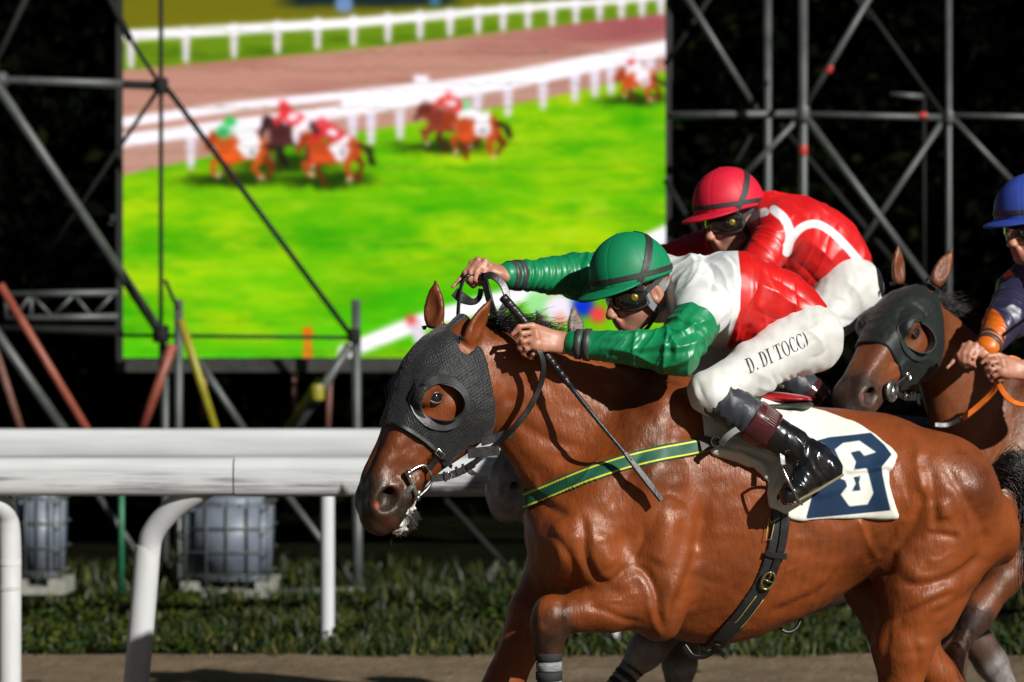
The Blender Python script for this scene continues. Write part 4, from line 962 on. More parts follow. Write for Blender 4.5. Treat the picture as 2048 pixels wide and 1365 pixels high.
# hood binding and fastening straps of the first hood
root, at, skin, hf = hd1
def on_head(x, y, off=.012): 
    p, n = on1(x, y, off); return p
m = MB(); m.ribbon([on_head(x, y, .012) for x, y in [(764, 838), (800, 851), (850, 882), (884, 915), (903, 934)]], .012, .005, HF1.n, 5); at(m.build('binding', 'cup_black'))
m = MB(); pz = [(936, 908, .02), (968, 904, .03), (998, 901, .036)]; m.ribbon([HF1.px(x, y, .10+o) for x, y, o in pz], .030, .006, HF1.n, 4); at(m.build('throat_strap', 'leather_black'))
m = MB(); pz = [(962, 884, .03), (990, 876, .036), (1026, 866, .03)]; m.ribbon([HF1.px(x, y, .10+o) for x, y, o in pz], .027, .006, HF1.n, 4); at(m.build('throat_strap', 'leather_black'))
m = MB(); pz = [(920, 728), (928, 742), (940, 734)]; 
pz = [on_head(x, y, .004) for x, y in [(903, 722), (915, 732), (930, 736), (940, 728)]]; m.ribbon(pz, .018, .004, HF1.n, 4); at(m.build('ear_lining', 'lining_check')) if plain('lining_check', (.42, .05, .08), .6, .8, 90, .1) else 0

# ------------------------------------------------------------------ bridles
def bridle(label, hf, T, on, mat, dring=True, group='bridles'):
    root = thing('bridle', label, 'bridle', group); root.matrix_world = T @ Matrix.Translation(hf.pt(.4, -.1, 0)); inv = Matrix.Translation(hf.pt(.4, -.1, 0)).inverted()
    def at(o): o.parent = root; o.matrix_parent_inverse = inv; return o
    L = lambda x, y, n=.0: HF1.lp(x, y, .085+n)
    G_ = lambda x, y, n=.0: hf.pt(*L(x, y, n))
    if dring:
        m = MB(); m.tube([G_(817, 948), G_(826, 972), G_(835, 995)], .0075, 10, smooth=3); at(m.build('bit_bar', 'steel'))
        for (x, y) in ((817, 946), (835, 996)):
            m = MB(); c = G_(x, y); m.grid(lambda a, b: c+.011*A(math.sin(b*3.14159)*math.cos(a*6.2832), math.sin(b*3.14159)*math.sin(a*6.2832), math.cos(b*3.14159)), 12, 8, True); at(m.build('bit_ball', 'steel'))
        m = MB(); m.tube([G_(817, 946), G_(832, 936), G_(848, 931), G_(858, 940), G_(864, 960), G_(856, 976), G_(844, 988), G_(835, 996)], .0042, 8, smooth=5); at(m.build('bit_ring', 'steel'))
        m = MB(); m.tube([G_(826, 972), G_(812, 985, -.015), G_(800, 990, -.035)], .009, 8, smooth=3); at(m.build('mouthpiece', 'rubber_grey'))
    else:
        m = MB(); c = G_(838, 962); m.tube([c+hf.n*z for z in (-.006, .0, .004)], [.034, .036, .034], 24); at(m.build('cheek_disc', 'rubber_grey'))
        m = MB(); m.tube([G_(838+20*math.cos(a), 962+26*math.sin(a), .010) for a in np.linspace(0, 2*math.pi, 20)], .0048, 8); at(m.build('bit_ring', 'steel'))
        m = MB(); m.tube([G_(838, 942, .012), G_(838, 984, .012)], .006, 8); at(m.build('bit_bar', 'steel'))
    m = MB(); m.ribbon([G_(858, 938, .004), G_(868, 925, .010), G_(881, 907, .020)], .020, .006, hf.n, 4); cs = at(m.build('cheek_strap', 'leather_black'))
    m = MB(); c = G_(880, 908, .026); e1 = unit(G_(881, 907)-G_(858, 938)); e2 = unit(np.cross(hf.n, e1)); m.tube([c+e1*a+e2*b for a, b in ((-.008, -.014), (.008, -.014), (.008, .014), (-.008, .014), (-.008, -.014))], .0024, 6); m.tube([c, c+e1*.012], .002, 6); at(m.build('buckle', 'steel'))
    m = MB(); m.ribbon([G_(862, 957, .004), G_(885, 955, .004), G_(910, 948, .006), G_(932, 938, .008), G_(948, 928, .008)], .022, .007, hf.n, 4); at(m.build('chin_strap', 'leather_black'))
    m = MB(); c = G_(899, 952, .012); m.tube([c+hf.a*a*.6+hf.d*b for a, b in ((-.014, -.009), (.016, -.009), (.016, .009), (-.014, .009), (-.014, -.009))], .0024, 6); at(m.build('buckle', 'steel'))
    for i, x in enumerate((888, 912, 925)):
        m = MB(); y = 955-(x-885)*.42; m.ribbon([G_(x, y-10, .011), G_(x+4, y+10, .011)], .008, .004, hf.n); at(m.build('keeper', 'leather_black'))
    m = MB(); m.ribbon([G_(934, 938, .012), G_(944, 946, .014), G_(954, 949, .012)], [.016, .016, .008], .005, hf.n, 4); at(m.build('strap_end', 'leather_black'))
    return root, at
br1, bat1 = bridle('black leather bridle with steel ring bit on the bay horse', HF1, Matrix.Identity(4), None, 'leather_black')
br3, bat3 = bridle('black bridle with round grey cheek disc on the brown horse', HF3, T3, None, 'leather_black', False)
# reins of the first horse: from the bit up the neck to the near hand, looped over to the far hand
m = MB(); m.ribbon([HF1.px(934, 938, .10), HF1.px(962, 915, .125), HF1.px(990, 892, .13), H(1026, 858, .155), H(1058, 818, .165), H(1080, 772, .17), H(1087, 735, .18), H(1080, 705, .185), H(1062, 680, .18)], .017, .0065, H.L+A(.2, -.3, .2), 6); bat1(m.build('rein', 'leather_black'))
FH = lambda x, y, l=-.10: H(x, y, l)
m = MB(); m.ribbon([FH(915, 652, -.02), FH(917, 610, -.06), FH(923, 570, -.08), FH(934, 552, -.09), FH(950, 548, -.09)], .014, .006, A(-.8, -.6, .1), 6); bat1(m.build('rein', 'leather_black'))
m = MB(); m.ribbon([FH(962, 560, -.07), FH(966, 553, -.07), FH(972, 572, -.05), FH(980, 605, -.03), FH(992, 640, .0), FH(996, 655, .0)], .024, .006, A(-.5, -.8, .1), 6); bat1(m.build('rein', 'leather_black'))
m = MB(); m.ribbon([FH(968, 553, -.06), FH(985, 552, -.05), FH(1003, 566, -.04), FH(1013, 588, -.03), FH(1012, 608, -.02), FH(1001, 628, .0), FH(996, 650, .02)], .022, .006, A(.3, -.9, .2), 6); bat1(m.build('rein', 'leather_black'))
m = MB(); m.ribbon([FH(909, 584, -.09), FH(924, 596, -.09), FH(945, 604, -.08), FH(958, 596, -.08), FH(962, 578, -.08)], [.03, .034, .02, .016, .016], .008, A(-.2, -.9, .3), 6); bat1(m.build('rein', 'leather_black'))

# lips: foam, tongue tie, beard
g = np.random.default_rng(3)
def reg(p):
    l = HF1.loc(p); d, _, t_ = poly_dist(l[:, :2], [(.505, -.088), (.56, -.092), (.635, -.092)]); return d-.013-.010*vnoise(p*70, 4)-.006*vnoise(p*160, 5)+np.where(l[:, 2] > .0, 0, .1)
lo = np.min([HF1.pt(a, d, n) for a in (.47, .67) for d in (-.14, -.05) for n in (-.02, .09)], 0); hi = np.max([HF1.pt(a, d, n) for a in (.47, .67) for d in (-.14, -.05) for n in (-.02, .09)], 0)
v, q = shell(horse1['field'], lo, hi, .003, .0035, reg, 1); n = normals(v, q); v = v+n*(.002*vnoise(v*190, 2))[:, None]; horse1['attach'](link('foam', mesh_np('foam', v, q), 'foam_white'))
S = []
for i in range(140):
    b = HF1.px(800+g.uniform(-3, 6), 1022+g.uniform(-8, 10), g.uniform(.0, .05)); d = unit(A(.9, -.1, -.02)+g.normal(0, .22, 3)*A(1, 1, .8)); ln = g.uniform(.025, .06); S.append([b+d*ln*t_+A(0, 0, -.03*t_*t_) for t_ in np.linspace(0, 1, 6)])
V, Q = strands(S, .0009, .0003); horse1['attach'](link('chin_tuft', mesh_np('chin_tuft', V, Q), 'horse_hair'))
S = []
for i in range(60):
    tt = g.random(); b = HF1.pt(.55+.085*tt+g.normal(0, .008), -.125+.03*tt, g.uniform(-.03, .04)); d = unit(HF1.a*.5-HF1.d*.8+g.normal(0, .35, 3)); ln = g.uniform(.008, .026); S.append([b+d*ln*t_ for t_ in np.linspace(0, 1, 4)])
V, Q = strands(S, .0007, .0003); horse1['attach'](link('whiskers', mesh_np('whiskers', V, Q), 'whisker')) if plain('whisker', (.10, .075, .05), .6, .3, 30, 0) else 0

# ------------------------------------------------------------------ manes and tails
def mane(H_, hf, crest, n, length, seed, spread=.02, mat='horse_hair'):
    g = np.random.default_rng(seed); c = catmull(np.array(crest), 12); S = []
    for i in range(n):
        p = c[min(len(c)-1, int(g.random()*len(c)))]+g.normal(0, .010, 3); d = unit(A(.55, .15, .65)+g.normal(0, .35, 3)); ln = length*g.uniform(.4, 1.1); sag = g.uniform(.3, 1.3); pts = []
        for t_ in np.linspace(0, 1, 8): pts.append(p+d*ln*t_+A(.45*ln*t_*t_, .0, -sag*ln*t_*t_*.75)+.006*np.array([math.sin(9*t_+i), math.cos(7*t_+i*2), math.sin(5*t_+i*3)])*t_)
        S.append(pts)
    V, Q = strands(S, .0013, .0004); H_['attach'](link('mane', mesh_np('mane', V, Q), mat))
crest1 = [H(955, 668, 0), H(1000, 664, .0), H(1060, 676, 0), H(1120, 692, 0), H(1190, 712, 0), H(1270, 734, 0), H(1340, 768, 0), H(1380, 776, 0)]
mane(horse1, HF1, crest1, 1700, .105, 4); mane(horse1, HF1, [H(945, 668, 0), H(985, 658, 0), H(1040, 668, 0)], 900, .11, 6)
mane(horse2, HF1, crest1, 1500, .11, 5); mane(horse3, HF3, [H(985, 566, 0), H(1030, 580, .0), H(1090, 606, 0), H(1160, 648, 0), H(1230, 690, 0), H(1300, 742, 0)], 900, .085, 7)
def tail(H_, seed, n=2600):
    g = np.random.default_rng(seed); S = []
    for i in range(n):
        b = H(1976, 966, 0)+g.normal(0, .014, 3); e = H(2140+g.normal(0, 38), 1110+g.normal(0, 75), g.normal(.02, .07)); m_ = H(2040+g.normal(0, 10), 948+g.normal(0, 16), g.normal(.0, .03)); e2 = e+A(.05, 0, -.22)+g.normal(0, .03, 3)
        c = catmull(np.array([b, m_, e, e2]), 5); S.append(c)
    V, Q = strands(S, .0012, .0004); H_['attach'](link('tail', mesh_np('tail', V, Q), 'horse_hair'))
tail(horse1, 1); tail(horse2, 2, 700)

# ------------------------------------------------------------------ number cloth, saddle, girth, breast girth
z1 = lambda L: [(1350+a/4.014, 740+b/4.014) for a, b in L]
CLOTH = z1([(215, 250), (215, 370), (240, 560), (300, 680), (620, 790), (745, 870), (755, 1100), (800, 1120), (935, 1205), (1050, 1215), (1480, 1182), (1788, 1186), (1722, 1020), (1690, 900), (1700, 800), (1752, 745), (1772, 690), (1720, 630), (1600, 530), (1420, 410), (1200, 325), (1020, 290), (800, 200), (215, 100)])
NAVY = z1([(1090, 580), (1240, 540), (1440, 520), (1572, 503), (1680, 600), (1740, 680), (1660, 780), (1668, 850), (1700, 1000), (1732, 1130), (1050, 1197), (1100, 1010), (1000, 800)])
DIGIT = z1([(1285, 640), (1350, 588), (1480, 570), (1612, 662), (1520, 690), (1482, 645), (1408, 664), (1452, 740), (1432, 806), (1540, 790), (1592, 990), (1545, 1080), (1400, 1096), (1332, 1000), (1384, 935), (1370, 888), (1318, 868), (1352, 780), (1312, 700)])
HOLE = z1([(1430, 862), (1494, 848), (1478, 905), (1492, 970), (1414, 977), (1450, 915)])
lo, hi = bounds([H(x, y, .33) for x, y in CLOTH]+[H(x, y, 0) for x, y in CLOTH], .03)
def reg(p): s, lat = side_px(p); return poly_sd(s, CLOTH)/KS
v, q = shell(horse1['field'], lo, hi, .006, .010, reg, 1); n = normals(v, q); px, lat = side_px(v)
def cf(pts, w, amp):
    d, s, t_ = poly_dist(px, catmull(np.array(pts, float), 5)); return amp*np.exp(-(d/w)**2)*np.clip(np.minimum(t_, 1-t_)/.15, 0, 1)
wr = .0025*vnoise(np.stack([px[:, 0]/26+px[:, 1]/60, px[:, 1]/40, lat*3], 1), 8)+muscles1(v, n)*.6
wr += cf(z1([(1340, 800), (1450, 810), (1640, 790), (1760, 730)]), 7, .009)+cf(z1([(1340, 850), (1440, 845), (1650, 820), (1700, 800)]), 6, -.006)+cf(z1([(1100, 1010), (1300, 960), (1400, 930)]), 9, .006)+cf(z1([(900, 380), (1010, 330), (1030, 290)]), 8, .010)
for a in ([(420, 590), (600, 640), (760, 690), (830, 720)], [(440, 620), (620, 720), (720, 800), (760, 900)], [(820, 560), (860, 700), (800, 900), (780, 1050)], [(300, 640), (500, 690), (640, 770)], [(840, 720), (880, 820), (820, 1000)]):
    wr += cf(z1(a), 7, .016)+cf([(x+9, y+9) for x, y in z1(a)], 6, -.007)
lift = np.clip((px[:, 0]-1650)/140, 0, 1)*.008*(1+vnoise(np.stack([px[:, 0]/40, px[:, 1]/50, 0*lat], 1), 3)); wr = wr+lift
v = v+n*wr[:, None]; v = relax(v, q, .3); me = mesh_np('saddle_cloth', v, q); px, lat = side_px(v)
fattr(me, 'navy', poly_sd(px, NAVY)/KS); fattr(me, 'digit', np.maximum(poly_sd(px, DIGIT), -poly_sd(px, HOLE))/KS)
tag(link('saddle_cloth', me, 'cloth_number'), 'white saddle cloth with navy panel and white number six', 'saddle cloth')

BREAST = catmull(np.array([(1432, 886), (1380, 897), (1320, 908), (1250, 925), (1180, 948), (1130, 968), (1090, 985), (1040, 1005)], float), 6)
lo, hi = bounds([H(1430, 880, .33), H(1040, 1030, .3), H(1430, 860, 0), H(1030, 1020, 0)], .04)
def reg(p): s, lat = side_px(p); d, sd, t_ = poly_dist(s, BREAST); return (d-16.5)/KS
v, q = shell(horse1['field'], lo, hi, .005, .007, reg, 1); n = normals(v, q); v = v+n*(muscles1(v, n)*.85)[:, None]; me = mesh_np('webbing', v, q); s, lat = side_px(v); d, sd, t_ = poly_dist(s, BREAST); fattr(me, 'mid', d*sd/KS)
bg_ = thing('breast_girth', 'green breast girth with yellow edge stripes across the bay chest', 'girth', None, tuple(H(1250, 925, .2)))
att(link('webbing', me, 'breast_web'), bg_)
m = MB(); pts = [on1(x, y, .018)[0] for x, y in ((1398, 893), (1414, 890), (1426, 888))]; m.ribbon(pts, [.044, .046, .03], .006, on1(1412, 890)[1], 4); att(m.build('leather_tab', 'leather_brown'), bg_)
c = on1(1430, 886, .024)[0]; m = MB(); m.tube([c+A(math.cos(a)*.014, -.002, math.sin(a)*.016) for a in np.linspace(0, 2*math.pi, 17)], .0028, 8); att(m.build('ring', 'steel'), bg_)
m = MB(); m.ribbon([on1(1430, 888, .026)[0], on1(1446, 882, .03)[0], on1(1466, 876, .034)[0], on1(1490, 872, .036)[0]], .016, .005, on1(1450, 880)[1], 4); att(m.build('buckle_strap', 'leather_black'), bg_)
GIRTH = catmull(np.array([(1566, 985), (1562, 1030), (1553, 1095), (1526, 1168), (1482, 1235), (1446, 1275), (1424, 1300)], float), 6)
lo, hi = bounds([H(1590, 980, .36), H(1400, 1310, .3), H(1590, 1310, 0)], .04)
def reg(p): s, lat = side_px(p); d, sd, t_ = poly_dist(s, GIRTH); return (d-(20-5*t_))/KS
v, q = shell(horse1['field'], lo, hi, .005, .009, reg, 1); n = normals(v, q); v = v+n*(muscles1(v, n)*.6)[:, None]
gr = thing('saddle_girth', 'black girth strap with round buckle under the bay belly', 'girth', None, tuple(H(1520, 1180, .3))); g_strap = att(link('strap', mesh_np('strap', v, q), 'girth_black'), gr)
def gpt(x, y, off): return on1(x, y, off)[0]
m = MB(); m.ribbon([gpt(x, y, .014) for x, y in ((1568, 1030), (1560, 1095), (1540, 1150))], .020, .004, on1(1555, 1095)[1], 5); att(m.build('overlay_strap', 'leather_black'), gr)
m = MB(); m.ribbon([gpt(x, y, .016) for x, y in ((1529, 1104), (1550, 1110), (1571, 1112))], .018, .005, on1(1550, 1110)[1], 4); att(m.build('keeper', 'leather_black'), gr)
c, nn = on1(1533, 1158, .018); u = unit(gpt(1545, 1135, .018)-gpt(1522, 1180, .018)); w = np.cross(nn, u)
m = MB(); m.tube([c+u*math.cos(a)*.028+w*math.sin(a)*.019 for a in np.linspace(0, 2*math.pi, 25)], .0042, 8); m.tube([c-w*.019, c+w*.019], .0026, 6); m.tube([c, c+u*.03], .0024, 6); att(m.build('buckle', 'brass'), gr) if plain('brass', (.30, .24, .10), .35, .3, 40, .1, 90, metal=.8) else 0
for k in (-7, 7):
    m = MB(); m.tube([gpt(x+k, y+k*.5, .0125) for x, y in ((1518, 1192), (1500, 1215), (1484, 1236), (1470, 1250))], .0011, 6, smooth=3); sub_of(m.build('stitching', 'thread_yellow') if 'thread_yellow' in MATS else m.build('stitching', plain('thread_yellow', (.45, .36, .10), .6)), g_strap)
m = MB(); m.tube([gpt(1536, 1036, .0145), gpt(1530, 1078, .0145), gpt(1540, 1079, .0145), gpt(1548, 1040, .0145), gpt(1541, 1047, .0145), gpt(1536, 1036, .0145)], .0011, 6); sub_of(m.build('stitching', 'thread_yellow'), g_strap)
m = MB(); m.ribbon([H(1368, 1292, .06), H(1385, 1312, .07), H(1410, 1314, .08), H(1430, 1300, .10), H(1436, 1290, .12)], .016, .005, A(.1, -.8, -.5), 5); m.ribbon([H(1425, 1298, .1), H(1440, 1304, .12), H(1450, 1312, .13)], .018, .005, A(.1, -.9, -.3), 3); att(m.build('loose_end', 'leather_black'), gr)
m = MB(); m.tube([H(1548, 1240, .03), H(1570, 1264, .04), H(1594, 1256, .04), H(1606, 1222, .03)], .006, 8, smooth=5); att(m.build('keeper_loop', 'leather_black'), gr)

# saddle
sd_ = thing('racing_saddle', 'small red and black racing saddle under the green capped jockey', 'saddle', None, tuple(H(1540, 815, 0)))
def lf(secs, h, name, mat, par, rough=0.0):
    pr = loft([(H(x0, y0, 0), H(x1, y1, 0), w) for (x0, y0), (x1, y1), w in secs], H.L); f = Field(pr[1]-.03, pr[2]+.03, h); f.put(pr, .01); v, q = f.mesh(2)
    return att(link(name, mesh_np(name, v, q), mat), par)
plain('saddle_red', (.32, .008, .012), .35, .2, 30, .15, 90, coat=.3); plain('saddle_dark', (.035, .042, .036), .5, .2, 30)
lf([((1450, 788), (1452, 800), .03), ((1470, 778), (1472, 806), .09), ((1520, 782), (1522, 808), .13), ((1570, 786), (1572, 808), .155), ((1596, 791), (1597, 805), .14), ((1606, 796), (1606, 802), .08)], .005, 'seat', 'saddle_red', sd_)
lf([((1450, 798), (1452, 812), .05), ((1480, 800), (1482, 818), .13), ((1540, 804), (1542, 820), .17), ((1590, 800), (1592, 818), .165), ((1610, 803), (1610, 812), .09)], .005, 'tree', 'saddle_dark', sd_)
lf([((1398, 826), (1402, 880), .02), ((1412, 816), (1416, 905), .20), ((1428, 818), (1430, 900), .235), ((1440, 828), (1441, 880), .2)], .007, 'wither_pad', 'pad_cream', sd_) if plain('pad_cream', (.55, .50, .33), .7, .2, 20, .4, 40, .006) else 0
for s in (1, -1):
    LP = lambda x, y, l: H(x, y, l) if s > 0 else H.mir(H(x, y, l))
    m = MB(); m.ribbon([LP(1490, 852, .315), LP(1470, 862, .325), LP(1452, 876, .325), LP(1442, 888, .31)], .020, .006, H.L*s+A(0, 0, .4), 5); att(m.build('pommel_strap', 'rubber_grey'), sd_)
    m = MB(); m.ribbon([LP(1545, 835, .27), LP(1560, 880, .33), LP(1566, 930, .36)], .016, .005, H.L*s, 5); att(m.build('stirrup_leather', 'leather_black'), sd_)
    m = MB(); m.tube([LP(1563, 932, .395), LP(1578, 965, .41), LP(1596, 1000, .40), LP(1602, 1008, .38), LP(1604, 1010, .33)], .0045, 8, smooth=4); m.tube([LP(1563, 932, .395), LP(1566, 934, .36), LP(1576, 955, .325), LP(1604, 1010, .33)], .0045, 8, smooth=4); att(m.build('stirrup', 'steel'), sd_)

# leg wraps
def wrap(label, Hf, a, b, r0, r1, T, cols):
    a = np.asarray(a); b = np.asarray(b); root = thing('leg_wrap', label, 'leg wrap', 'leg wraps'); root.matrix_world = T @ Matrix.Translation(b); inv = Matrix.Translation(b).inverted(); nb = 7
    for i in range(nb):
        t0, t1 = i/nb, (i+1)/nb; m = MB(); e = .0015*(i % 2); pa, pb = a+(b-a)*t0, a+(b-a)*t1; r = lambda t_: r0+(r1-r0)*t_
        m.tube([pa, pa+(pb-pa)*.12, pa+(pb-pa)*.88, pb], [r(t0)-.001, r(t0)+.003+e, r(t1)+.003+e, r(t1)-.001], 20); o = m.build('bandage_turn', cols[i % 2]); o.parent = root; o.matrix_parent_inverse = inv
t = new_mat('bandage_grey'); w1 = t.noise(220, 2, .5, sc=(.15, .15, 1.2)); t.base(t.ramp(w1, [(.3, (.11, .12, .12)), (.7, (.24, .25, .25))])); t.set(Roughness=.85); t.bump(w1, .6, .003)
plain('bandage_black', (.012, .012, .013), .8, .3, 30, .4, 160)
I4 = Matrix.Identity(4)
wrap('grey and black striped wrap on the lifted foreleg of the bay', H, H(1098, 1284, .165), H(1098, 1420, .165), .0365, .035, I4, ('bandage_grey', 'bandage_black'))
wrap('grey and black striped wrap on the dark horse foreleg under the bay elbow', H, H(1068, 1396, .165), H(1012, 1466, .165), .042, .037, T2, ('bandage_grey', 'bandage_black'))

# whip
wp = thing('racing_whip', 'black racing whip held by the green sleeved jockey down the bay neck', 'whip', None, tuple(H(1100, 718, .2)))
W_ = [(1009, 598, .10), (1050, 645, .128), (1097, 716, .158), (1140, 772, .205), (1190, 835, .25), (1244, 900, .275), (1262, 922, .285)]
m = MB(); m.tube([H(*p) for p in W_[:4]], [.0135, .013, .0125, .009], 12, smooth=5); att(m.build('handle', 'leather_black'), wp)
for i in range(14):
    t_ = i/14; k = t_*3; j = int(k); a, b = H(*W_[j]), H(*W_[j+1]); c = a+(b-a)*(k-j); dv = unit(b-a); m = MB(); m.tube([c-dv*.009, c-dv*.006, c+dv*.006, c+dv*.009], [.0125-.0025*t_, .0148-.003*t_, .0148-.003*t_, .0125-.0025*t_], 12); att(m.build('grip_ring', 'leather_black'), wp)
m = MB(); m.tube([H(*p) for p in W_[3:]], [.008, .0065, .0055, .006], 10, smooth=5); att(m.build('shaft', 'shaft_braid'), wp) if plain('shaft_braid', (.012, .018, .022), .4, .6, 160, .6, 260, .002) else 0
m = MB(); m.ribbon([H(1250, 906, .28), H(1275, 938, .292), H(1300, 970, .30), H(1323, 1001, .305)], [.014, .020, .021, .016], .007, H.L+A(.3, 0, .3), 4); att(m.build('flap', 'leather_black'), wp)
# ------------------------------------------------------------------ jockeys
def silk(name, cols, attrs=(), rough=.40, bump=.30, sc=(.6, 1, .45)):
    """shiny silk; cols[0] everywhere, cols[i] where attribute i is negative"""
    t = new_mat(name); f = t.noise(7, 4, .6)
    def tone(c): return t.ramp(f, [(.3, tuple(x*.82 for x in c)), (.7, tuple(min(1, x*1.12) for x in c))])
    c = tone(cols[0])
    for a, cc in zip(attrs, cols[1:]): c = t.mix(t.step(t.attr(a).outputs['Fac'], 0, .002), c, tone(cc))
    t.base(c); t.set(Roughness=rough, Specular_IOR_Level=.5, Sheen_Weight=.04, Sheen_Roughness=.3)
    t.bump(t.noise(520, 2, .5), .08, .001, t.bump(t.ridged(31, sc, (R(-10), R(50), 0)), .22, .006, t.bump(t.ridged(13, sc, (R(15), R(30), 0)), bump, .014))); return t.m
silk('silk_green', [(.003, .180, .062)], sc=(1, .3, .3)); silk('silk_white_red', [(.60, .62, .60), (.50, .007, .005)], ('p1',)); silk('silk_red_white', [(.52, .007, .007), (.62, .62, .62)], ('p1',)); silk('silk_red', [(.52, .007, .007), (.62, .62, .62)], ('p1',))
silk('silk_navy', [(.020, .018, .048), (.62, .13, .006)], ('p1',), .4)
t = new_mat('skin'); f = t.noise(18, 4, .6); f2 = t.noise(90, 3, .6); c = t.ramp(f, [(.3, (.30, .125, .075)), (.7, (.46, .215, .14))]); c = t.mix(t.math('MULTIPLY', t.attr('beard').outputs['Fac'], t.math('ADD', .35, t.math('MULTIPLY', f2, .6))), c, (.10, .062, .05))
c = t.mix(t.attr('lips').outputs['Fac'], c, (.30, .07, .06)); t.base(c); t.set(Roughness=.46, Subsurface_Weight=.08, Subsurface_Radius=(.012, .005, .003), Specular_IOR_Level=.45); t.bump(f2, .25, .0015, t.bump(t.noise(260, 2, .6), .2, .0006))
t = new_mat('breeches_white'); f = t.noise(6, 5, .65); t.base(t.ramp(f, [(.25, (.42, .41, .37)), (.6, (.57, .57, .54)), (.8, (.62, .62, .60))])); t.set(Roughness=.55, Sheen_Weight=.2); t.bump(t.noise(420, 2, .5), .1, .001, t.bump(t.ridged(15, (1, .5, .35), (0, R(-35), 0)), .34, .009))
plain('boot_black', (.006, .006, .007), .2, .4, 20, .25, 22, .006, coat=.5); plain('boot_cuff', (.055, .010, .012), .10, .3, 20, .1, 60, coat=.7); plain('sock_navy', (.012, .015, .022), .5, .3, 20, .3, 46, .004, sheen=.3)
plain('elastic_black', (.014, .013, .014), .6, .3, 40, .3, 160, .001); plain('elastic_grey', (.040, .036, .04), .5, .3, 40, .3, 160, .001); plain('pad_grey', (.17, .18, .19), .6, .2, 30, .3, 60); plain('gold', (.30, .22, .03), .35, .3, 90, .4, 160, metal=.6)
t = new_mat('lens'); t.base((.010, .009, .008)); t.set(Roughness=.06, Specular_IOR_Level=.8, Coat_Weight=.8, Coat_Roughness=.03)
def cap_mat(name, col):
    t = new_mat(name); f = t.noise(9, 4, .6); t.base(t.ramp(f, [(.3, tuple(x*.85 for x in col)), (.7, tuple(min(1, x*1.1) for x in col))])); t.set(Roughness=.52, Specular_IOR_Level=.3); t.bump(t.noise(700, 2, .5), .12, .0008, t.bump(t.noise(22, 3, .5), .15, .006)); return t.m
cap_mat('cap_green', (.003, .185, .072)); cap_mat('cap_red', (.52, .010, .030)); cap_mat('cap_blue', (.024, .050, .27))

def folds(v, pts, amp, freq, seed, twist=.5, sharp=2.0, ang=1.3):
    """sleeve wrinkles: ridged noise along a limb, winding round it"""
    q = np.array(pts, float); best = np.full(len(v), 1e9); T_ = np.zeros(len(v)); off = np.zeros_like(v); run = 0
    for a, b in zip(q[:-1], q[1:]):
        ab = b-a; L = np.linalg.norm(ab); t = np.clip((v-a) @ ab/L**2, 0, 1); e = v-a-t[:, None]*ab; d = np.linalg.norm(e, axis=1); m = d < best
        best[m] = d[m]; T_[m] = run+t[m]*L; off[m] = e[m]; run += L
    o = off/(best[:, None]+1e-6); a = vnoise(np.concatenate([(T_*freq)[:, None], o*ang+twist*T_[:, None]*4], 1)[:, :3], seed)
    a2 = vnoise(np.stack([T_*freq*2.1+o[:, 2]*1.5, o[:, 0]*ang*1.4, o[:, 1]*ang*1.4+T_*6*twist], 1), seed+3)
    r = (1-np.abs(a))**(2*sharp)+.6*(1-np.abs(a2))**(2*sharp)
    return amp*(r-.45)
def field_of(prims, h, m=.02):
    lo = np.min([p[0][1] for p in prims], 0)-m; hi = np.max([p[0][2] for p in prims], 0)+m; f = Field(lo, hi, h)
    for p, k in prims: f.put(p, k)
    return f
def finger(pts, r=.0085):
    return [(cone(a, b, r*(1-.10*i), r*(1-.10*(i+1))), .005) for i, (a, b) in enumerate(zip(pts[:-1], pts[1:]))]

